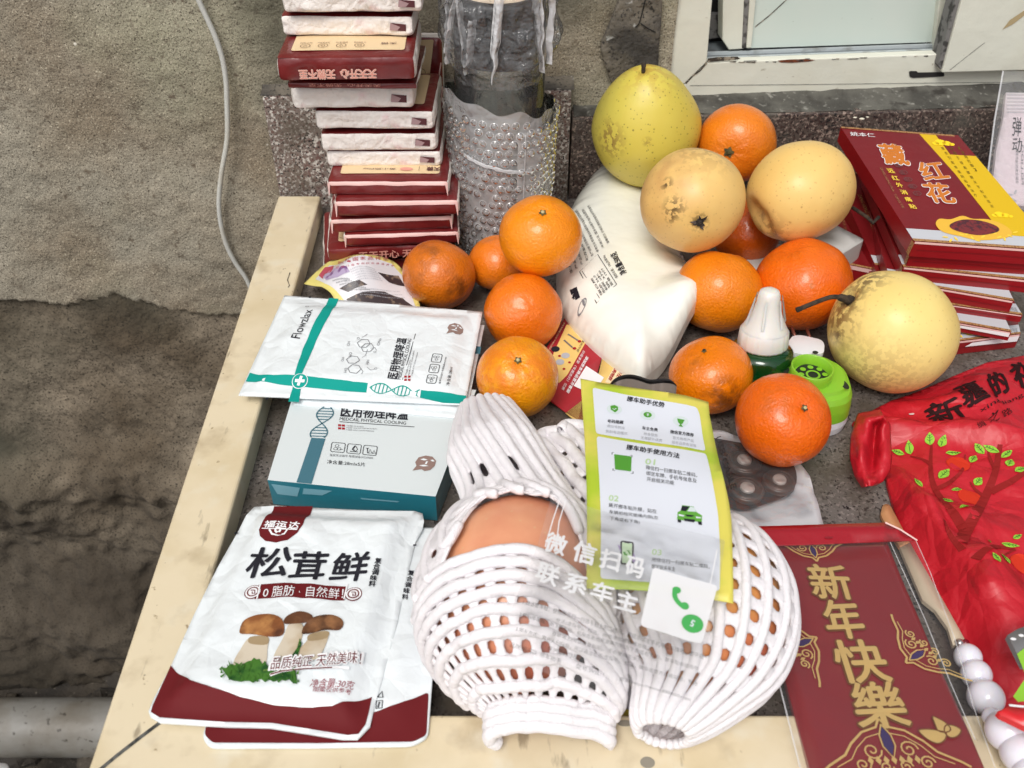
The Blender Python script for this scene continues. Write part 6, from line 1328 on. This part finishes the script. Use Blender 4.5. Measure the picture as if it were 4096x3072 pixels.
# ---- flat horn letter opener and bead string
g = MB(); s_o = psurf((3810, 2575, .012), (3860, 2560, .012), (3540, 2018, .004)); 
g.poly(s_o, rounded([(3522, 2055), (3530, 2022), (3545, 2014), (3562, 2022), (3640, 2170), (3600, 2190), (3548, 2110)], 8), flat('horn_tan', 206, 150, 104, .35, k=.9), cut=0, thick=.003)
g.poly(s_o, [(3600, 2190), (3640, 2170), (3720, 2310), (3800, 2450), (3862, 2562), (3812, 2582), (3790, 2510), (3740, 2440), (3690, 2400)], flat('horn_cream', 206, 190, 164, .4, k=.9), cut=0, thick=.003)
g.build('letter_opener', label='flat cream and tan tapering strip lying between the envelope and the red bag', cat='letter opener')
bd = thing('bead_string', atz(3900, 2700, .012), 'string of glossy white round beads lying by the red envelope', 'beads')
g = MB(); m_bd = flat('bead_white', 232, 230, 240, .18, k=.97, coat=.5, sss=.2); m_sv = flat('silver_bead', 200, 196, 194, .2, metal=.9)
for u, v, r, z in ((3872, 2628, 54, .013), (3905, 2697, 60, .014), (3943, 2790, 72, .017), (3968, 2868, 38, .028), (4030, 2925, 84, .034), (4088, 3012, 84, .034), (4140, 3090, 84, .034)):
    p = atz(u, v, z); R = r/F*depth(p); g = MB(); g.ball(p, R, m_bd, 40); g.build('bead', bd)
g = MB(); p = atz(3838, 2574, .012); g.ball(p, .0030, m_sv, 14); q = atz(3860, 2572, .010); g.ball(q, .0026, flat('ruby_bead', 120, 20, 36, .2), 14); g.build('spacer_bead', bd)

# ================================================================ SNACK POUCH at the frame edge
g = MB(); s_n = hsurf(.052); g.poly(s_n, [(4030, 2540), (4070, 2516), (4200, 2470), (4300, 2600), (4250, 2680), (4090, 2660), (4060, 2600)], flat('foil_grey', 128, 128, 130, .4), cut=0, thick=.004)
for p in ((4052, 2558), (4084, 2544), (4116, 2534)): g.disc(s_n, p, .0016, m_wp, .0005, ry=.0009)
g.poly(s_n, [(4066, 2618), (4140, 2560), (4180, 2640), (4096, 2690)], m_lf, .0006, cut=0); g.poly(s_n, [(4050, 2790), (4110, 2700), (4180, 2700), (4160, 2800), (4070, 2812)], m_lf, .001, cut=0)
g.poly(hsurf(.060), [(3990, 2846), (4040, 2824), (4220, 2840), (4220, 2960), (4096, 2905), (4000, 2858)], flat('snack_red', 214, 40, 46, .3), cut=0, thick=.004); g.line(hsurf(.0605), [(4036, 2822), (4096, 2828), (4200, 2840)], .0012, m_wp, .0003)
g.build('snack_pouch', label='grey and red snack pouch with green leaf print, cut off beside the white beads', cat='pouch')

# ================================================================ RED PATCH BOXES
m_rx = flat('patch_red', 128, 26, 30, .32, k=.85, coat=.25, bump=[(50, .06)], var=[(20, S(112, 22, 28), .45, .7)]); m_rxs = flat('patch_red_side', 148, 18, 26, .3, k=.85, coat=.3); m_ye = flat('patch_yellow', 226, 186, 20, .35, k=.9); m_gy = flat('patch_grey', 196, 198, 204, .35, k=.92); m_gd = flat('patch_gold_border', 176, 132, 84, .4, k=.9, var=[(700, S(120, 80, 50), .5, .6)]); m_or = flat('patch_orange', 224, 132, 50, .35, metal=.3); m_yl = flat('patch_letter_yellow', 240, 206, 70, .4)
GR = 'flat red patch boxes stacked against the windowsill'
def pbox(FL, FR, BR, BL, th, label, full=False, band_=True):
    """top corners as (u, v, z)"""
    P = [atz(*FL), atz(*FR), atz(*BR), atz(*BL)]; g = MB(); g.prism(P, (0, 0, -th), m_rx, m_rxs)
    o = g; s = psurf(P[0], P[1], P[3]); w = (P[1]-P[0]).length; d = (P[3]-P[0]).length
    u3 = (P[3]-P[0]); cd = (u3.dot(s.X), u3.dot(s.Y)); u2 = P[2]-P[0]; cr_ = (u2.dot(s.X), u2.dot(s.Y))
    def L(a, b):      # unit square over the top face
        p = Vector((0, 0)).lerp(Vector((w, 0)), a); q = Vector(cd).lerp(Vector(cr_), a); return tuple(p.lerp(q, b))
    def quad(a0, b0, a1, b1, m, off=.0003): g.poly(s, [L(a0, b0), L(a1, b0), L(a1, b1), L(a0, b1)], m, off, px=False, cut=0)
    quad(0.0, 0, 1, .012*1.6, m_gd, .0006); quad(0, .985, 1, 1, m_gd, .0006)
    if band_: quad(0, .015, 1, .10, m_gy, .0004)
    # gold border down the near corner edge
    f = Surf(P[0]+Vector((0, 0, -th)), P[1]-P[0], (0, 0, 1)); sd_ = Surf(P[0]+Vector((0, 0, -th)), P[3]-P[0], (0, 0, 1))
    sg_ = 1 if sd_.N.x < 0 else -1
    g.poly(sd_, [(.0005, .0005), (.005, .0005), (.005, th-.0005), (.0005, th-.0005)], m_gd, .0005*sg_, px=False, cut=0)
    g.poly(f, [(.001, th*.86), (w-.001, th*.86), (w-.001, th), (.001, th)], m_tpk, .0004, px=False, cut=0)
    g.line(f, [(.004, th*.45), (w*.5, th*.5), (w-.004, th*.42)], .0006, m_rx, .0005, px=False)
    return g, s, L, quad, f, w, th
g, s, L, quad, f, w, th = pbox((3655, 965, .088), (4225, 1005, .088), (3833, 541, .118), (3363, 508, .118), .0145, '')
g.poly(s, [L(.66, 1), L(.70, .62), L(.70, .10), L(1, .10), L(1, 1)], m_ye, .0005, px=False, cut=0)
def XT(body, a, b, c, m, bold=0., off=.0009): g.text(s, body, a, b, c, m, off, bold)
XT('姚本仁', (3402, 546), (3500, 552), (3398, 530), m_wp, .0)
for ch, q in (('藏', ((3545, 658), (3640, 664), (3506, 578))), ('红', ((3700, 724), (3798, 714), (3660, 656))), ('花', ((3724, 812), (3826, 816), (3684, 734)))):
    XT(ch, *q, m_wp, .05, .0008); XT(ch, *q, m_or, .03, .0011)
for i, ch in enumerate('远红外消痛贴'): XT(ch, (3554+i*17.5, 694+i*28.5), (3580+i*17.5, 696+i*28.5), (3543+i*17.5, 676+i*28.5), m_yl, .02)
for i, ch in enumerate('活血舒筋止'): c_ = (3594+i*18.5, 664+i*28); g.disc(s, c_, .0040, flat('badge', 110, 70, 70, .4), .0008, ry=.0032, n=6, r0=.82); XT(ch, (c_[0]-9, c_[1]+8), (c_[0]+9, c_[1]+9), (c_[0]-14, c_[1]-6), flat('badge', 110, 70, 70), .0)
XT('ZANG HONG HUA', (3518, 674), (3570, 770), (3526, 672), m_gd, .0); XT('TONG TIE', (3574, 780), (3608, 836), (3582, 778), m_gd, .0); XT('™', (3568, 584), (3586, 586), (3565, 577), m_gd)
for q in (((3740, 572), .010), ((3975, 860), .008)): 
    for dx, dy, r in ((0, 0, 1), (26, 4, .8), (-18, 4, .6), (46, 8, .5)): g.disc(s, (q[0][0]+dx+20, q[0][1]+dy), q[1]*r*.5, flat('cloud_yellow', 250, 214, 30, .4), .0008, ry=q[1]*r*.42)
m_ol = flat('patch_olive', 110, 88, 30, .5)
for t_, p0, dx, dy in (('【适用范围】', (3836, 594), 12, 15.5), ('适用于颈肩腰腿关节和软组织', (3802, 594), 13.5, 17.5), ('损伤引起疼痛的贴敷治疗', (3768, 594), 13, 17)):
    for i, ch in enumerate(t_): a = (p0[0]+i*dx, p0[1]+i*dy*1.1+8); g.text(s, ch, a, (a[0]+12, a[1]+1), (a[0]-7, a[1]-12), m_ol, .0008, .01)
# saffron heap picture
fl_ = [tuple(p) for p in spline([(3742, 900), (3756, 878), (3800, 880), (3848, 866), (3890, 878), (3950, 880), (4010, 900), (4046, 930), (4030, 952), (3960, 962), (3900, 962), (3840, 948), (3770, 930)], 4, True)]
g.poly(s, fl_, flat('petal_gold', 226, 178, 60, .4), .0008, cut=0); g.poly(s, [tuple(p) for p in spline([(3800, 900), (3850, 882), (3920, 886), (3985, 908), (3990, 930), (3920, 944), (3850, 934), (3805, 918)], 4, True)], flat('saffron', 118, 40, 44, .6, var=[(300, S(70, 30, 40), .45, .6)]), .0010, cut=0)
for i in range(14): u = lerp(3780, 4060, i/13); v = 945+14*sin(i*1.3)+(6 if i < 7 else 0); g.disc(s, (u, v), .0024, m_yl, .0009, ry=.0008, rot=i)
g.text(f, '藏红花', (w*.3, th*.2), (w*.42, th*.2), (w*.3, th*.6), m_rx, .0006, 0, px=False) if False else None
g.build('patch_box', label='top patch box of the stack, 藏红花 in orange letters and a yellow side band', cat='box', group=GR, mods=[BEV(.0006)])
B = [((3640, 1015, .0735), (4180, 1055, .0735), (3880, 655, .094), (3460, 625, .094), .0125, 'patch box directly under the lettered top box, yellow corner peeping out behind it'),
     ((3612, 1068, .0605), (4190, 1130, .0605), (3850, 680, .080), (3430, 640, .080), .0125, 'third patch box from the top of the red stack, front face creased'),
     ((3560, 1120, .0475), (4056, 1205, .0475), (3860, 800, .060), (3440, 720, .060), .0120, 'turned patch box with grey printed end and a sharp protruding front corner'),
     ((3530, 1180, .035), (4090, 1262, .035), (3850, 860, .040), (3420, 800, .040), .0070, 'thin patch box just under the turned one, white inner edge visible'),
     ((3520, 1235, .0275), (4046, 1330, .0275), (3840, 900, .030), (3410, 850, .030), .0090, 'slightly open patch box second from the bottom beside the big pear'),
     ((3600, 1392, .0150), (4082, 1336, .0150), (4010, 1010, .0150), (3560, 1040, .0150), .0145, 'lowest patch box, lying on the counter beside the big pear')]
for i, (a, b, c, d, t, lb) in enumerate(B):
    g, s, L, quad, f, w, th = pbox(a, b, c, d, t, lb)
    if i == 0: quad(.72, .1, 1, 1, m_ye, .0005)
    if i in (3, 5):
        for k in range(7): q = L(.42+k*.04, .05+.02*(k % 2)); g.disc(s, q, .0032, m_yl, .0009, px=False, ry=.0010, rot=k*.8)
        g.text(s, '规格 贴敷治疗 生产许可证', L(.72, .02), L(.98, .02), L(.72, .06), m_grey, .0008, .0, px=False)
    if i in (4, 5): f2 = f; g.poly(f, [(w*.55, th*.55), (w-.001, th*.5), (w-.001, th*.9), (w*.6, th*.8)], m_wp, .0007, px=False, cut=0)
    g.build('patch_box', label=lb, cat='box', group=GR, mods=[BEV(.0006)])
# second, lower group standing at an angle behind the reddish orange
for a, b, c, d, t, lb in (((3500, 1060, .036), (3700, 1090, .036), (3560, 700, .070), (3335, 690, .070), .030, 'tilted patch box with faint letters, between the cream pear and the red stack'),
                          ((3350, 1050, .030), (3520, 1085, .030), (3470, 760, .052), (3310, 730, .052), .028, 'darker patch box leaning behind the reddish orange, lowest of the leaning pair')):
    g, s, L, quad, f, w, th = pbox(a, b, c, d, t, lb, band_=(t == .030)); g.text(s, 'ZANG HONG HUA TONG TIE', L(.25, .75), L(.25, .3), L(.32, .75), m_gd, .0008, 0, px=False)
    g.build('patch_box', label=lb, cat='box', group=GR, mods=[BEV(.0006)])
g = MB(); g.tube([atz(3410, 830, .080), atz(3470, 870, .078), atz(3492, 892, .077), atz(3515, 868, .079)], .0017, m_brown, 8); g.build('twig', label='short grey twig wedged between the cream pear and the red boxes', cat='twig')

# ================================================================ CLEAR SACHET by the window
s_w = psurf(aty(3960, 870, .74), aty(4300, 880, .74), aty(4010, 290, .905), lambda a, b: .0012*nz(a, b, 3, 30)); g = MB()
m_sa = flat('sachet_pinkwhite', 222, 208, 214, .35, k=.93, coat=.4, bump=[(40, .2)])
g.poly(s_w, [(4024, 370), (4300, 375), (4300, 860), (3965, 800), (3985, 600), (4014, 470)], m_sa, cut=.01, thick=.0045)
for i in range(12): g.line(s_w, [(4026, 374+i*7), (4200, 376+i*7)], .0007, m_lgrey if i % 2 else m_wp, .0006)
g.text(s_w, '弹', (4046, 545), (4082, 548), (4052, 468), K, .0008, .0); g.text(s_w, '动', (4046, 610), (4084, 612), (4050, 552), K, .0008, .0); g.text(s_w, '多肽生姜控油洗发露', (4062, 736), (4062, 594), (4073, 736), m_grey, .0008, .01); g.text(s_w, 'FELLIDO', (4085, 740), (4085, 580), (4094, 740), m_grey, .0008, 0)
for p in ((4040, 780), (4052, 800), (4060, 770), (4034, 810)): g.disc(s_w, p, .003, m_lgrey, .0008, ry=.001, rot=p[0])
sw = g.build('shampoo_sachet', label='pink white shampoo sachet in a clear sleeve leaning against the windowsill', cat='sachet')
g = MB(); s_w2 = Surf(s_w.O+s_w.N*.004, s_w.X, s_w.Y, lambda a, b: .0015*nz(a, b, 6, 35)); g.poly(s_w2, [(4012, 285), (4300, 288), (4300, 880), (3930, 860), (3950, 700), (3978, 480)], clear('sachet_sleeve', .10, .08, bump=(30, .4), gloss=1.8), cut=.01); g.line(s_w2, [(4012, 285), (3978, 480), (3950, 700), (3930, 860)], .0016, m_edge, .0004); g.build('sleeve', sw, origin=wloc(sw))
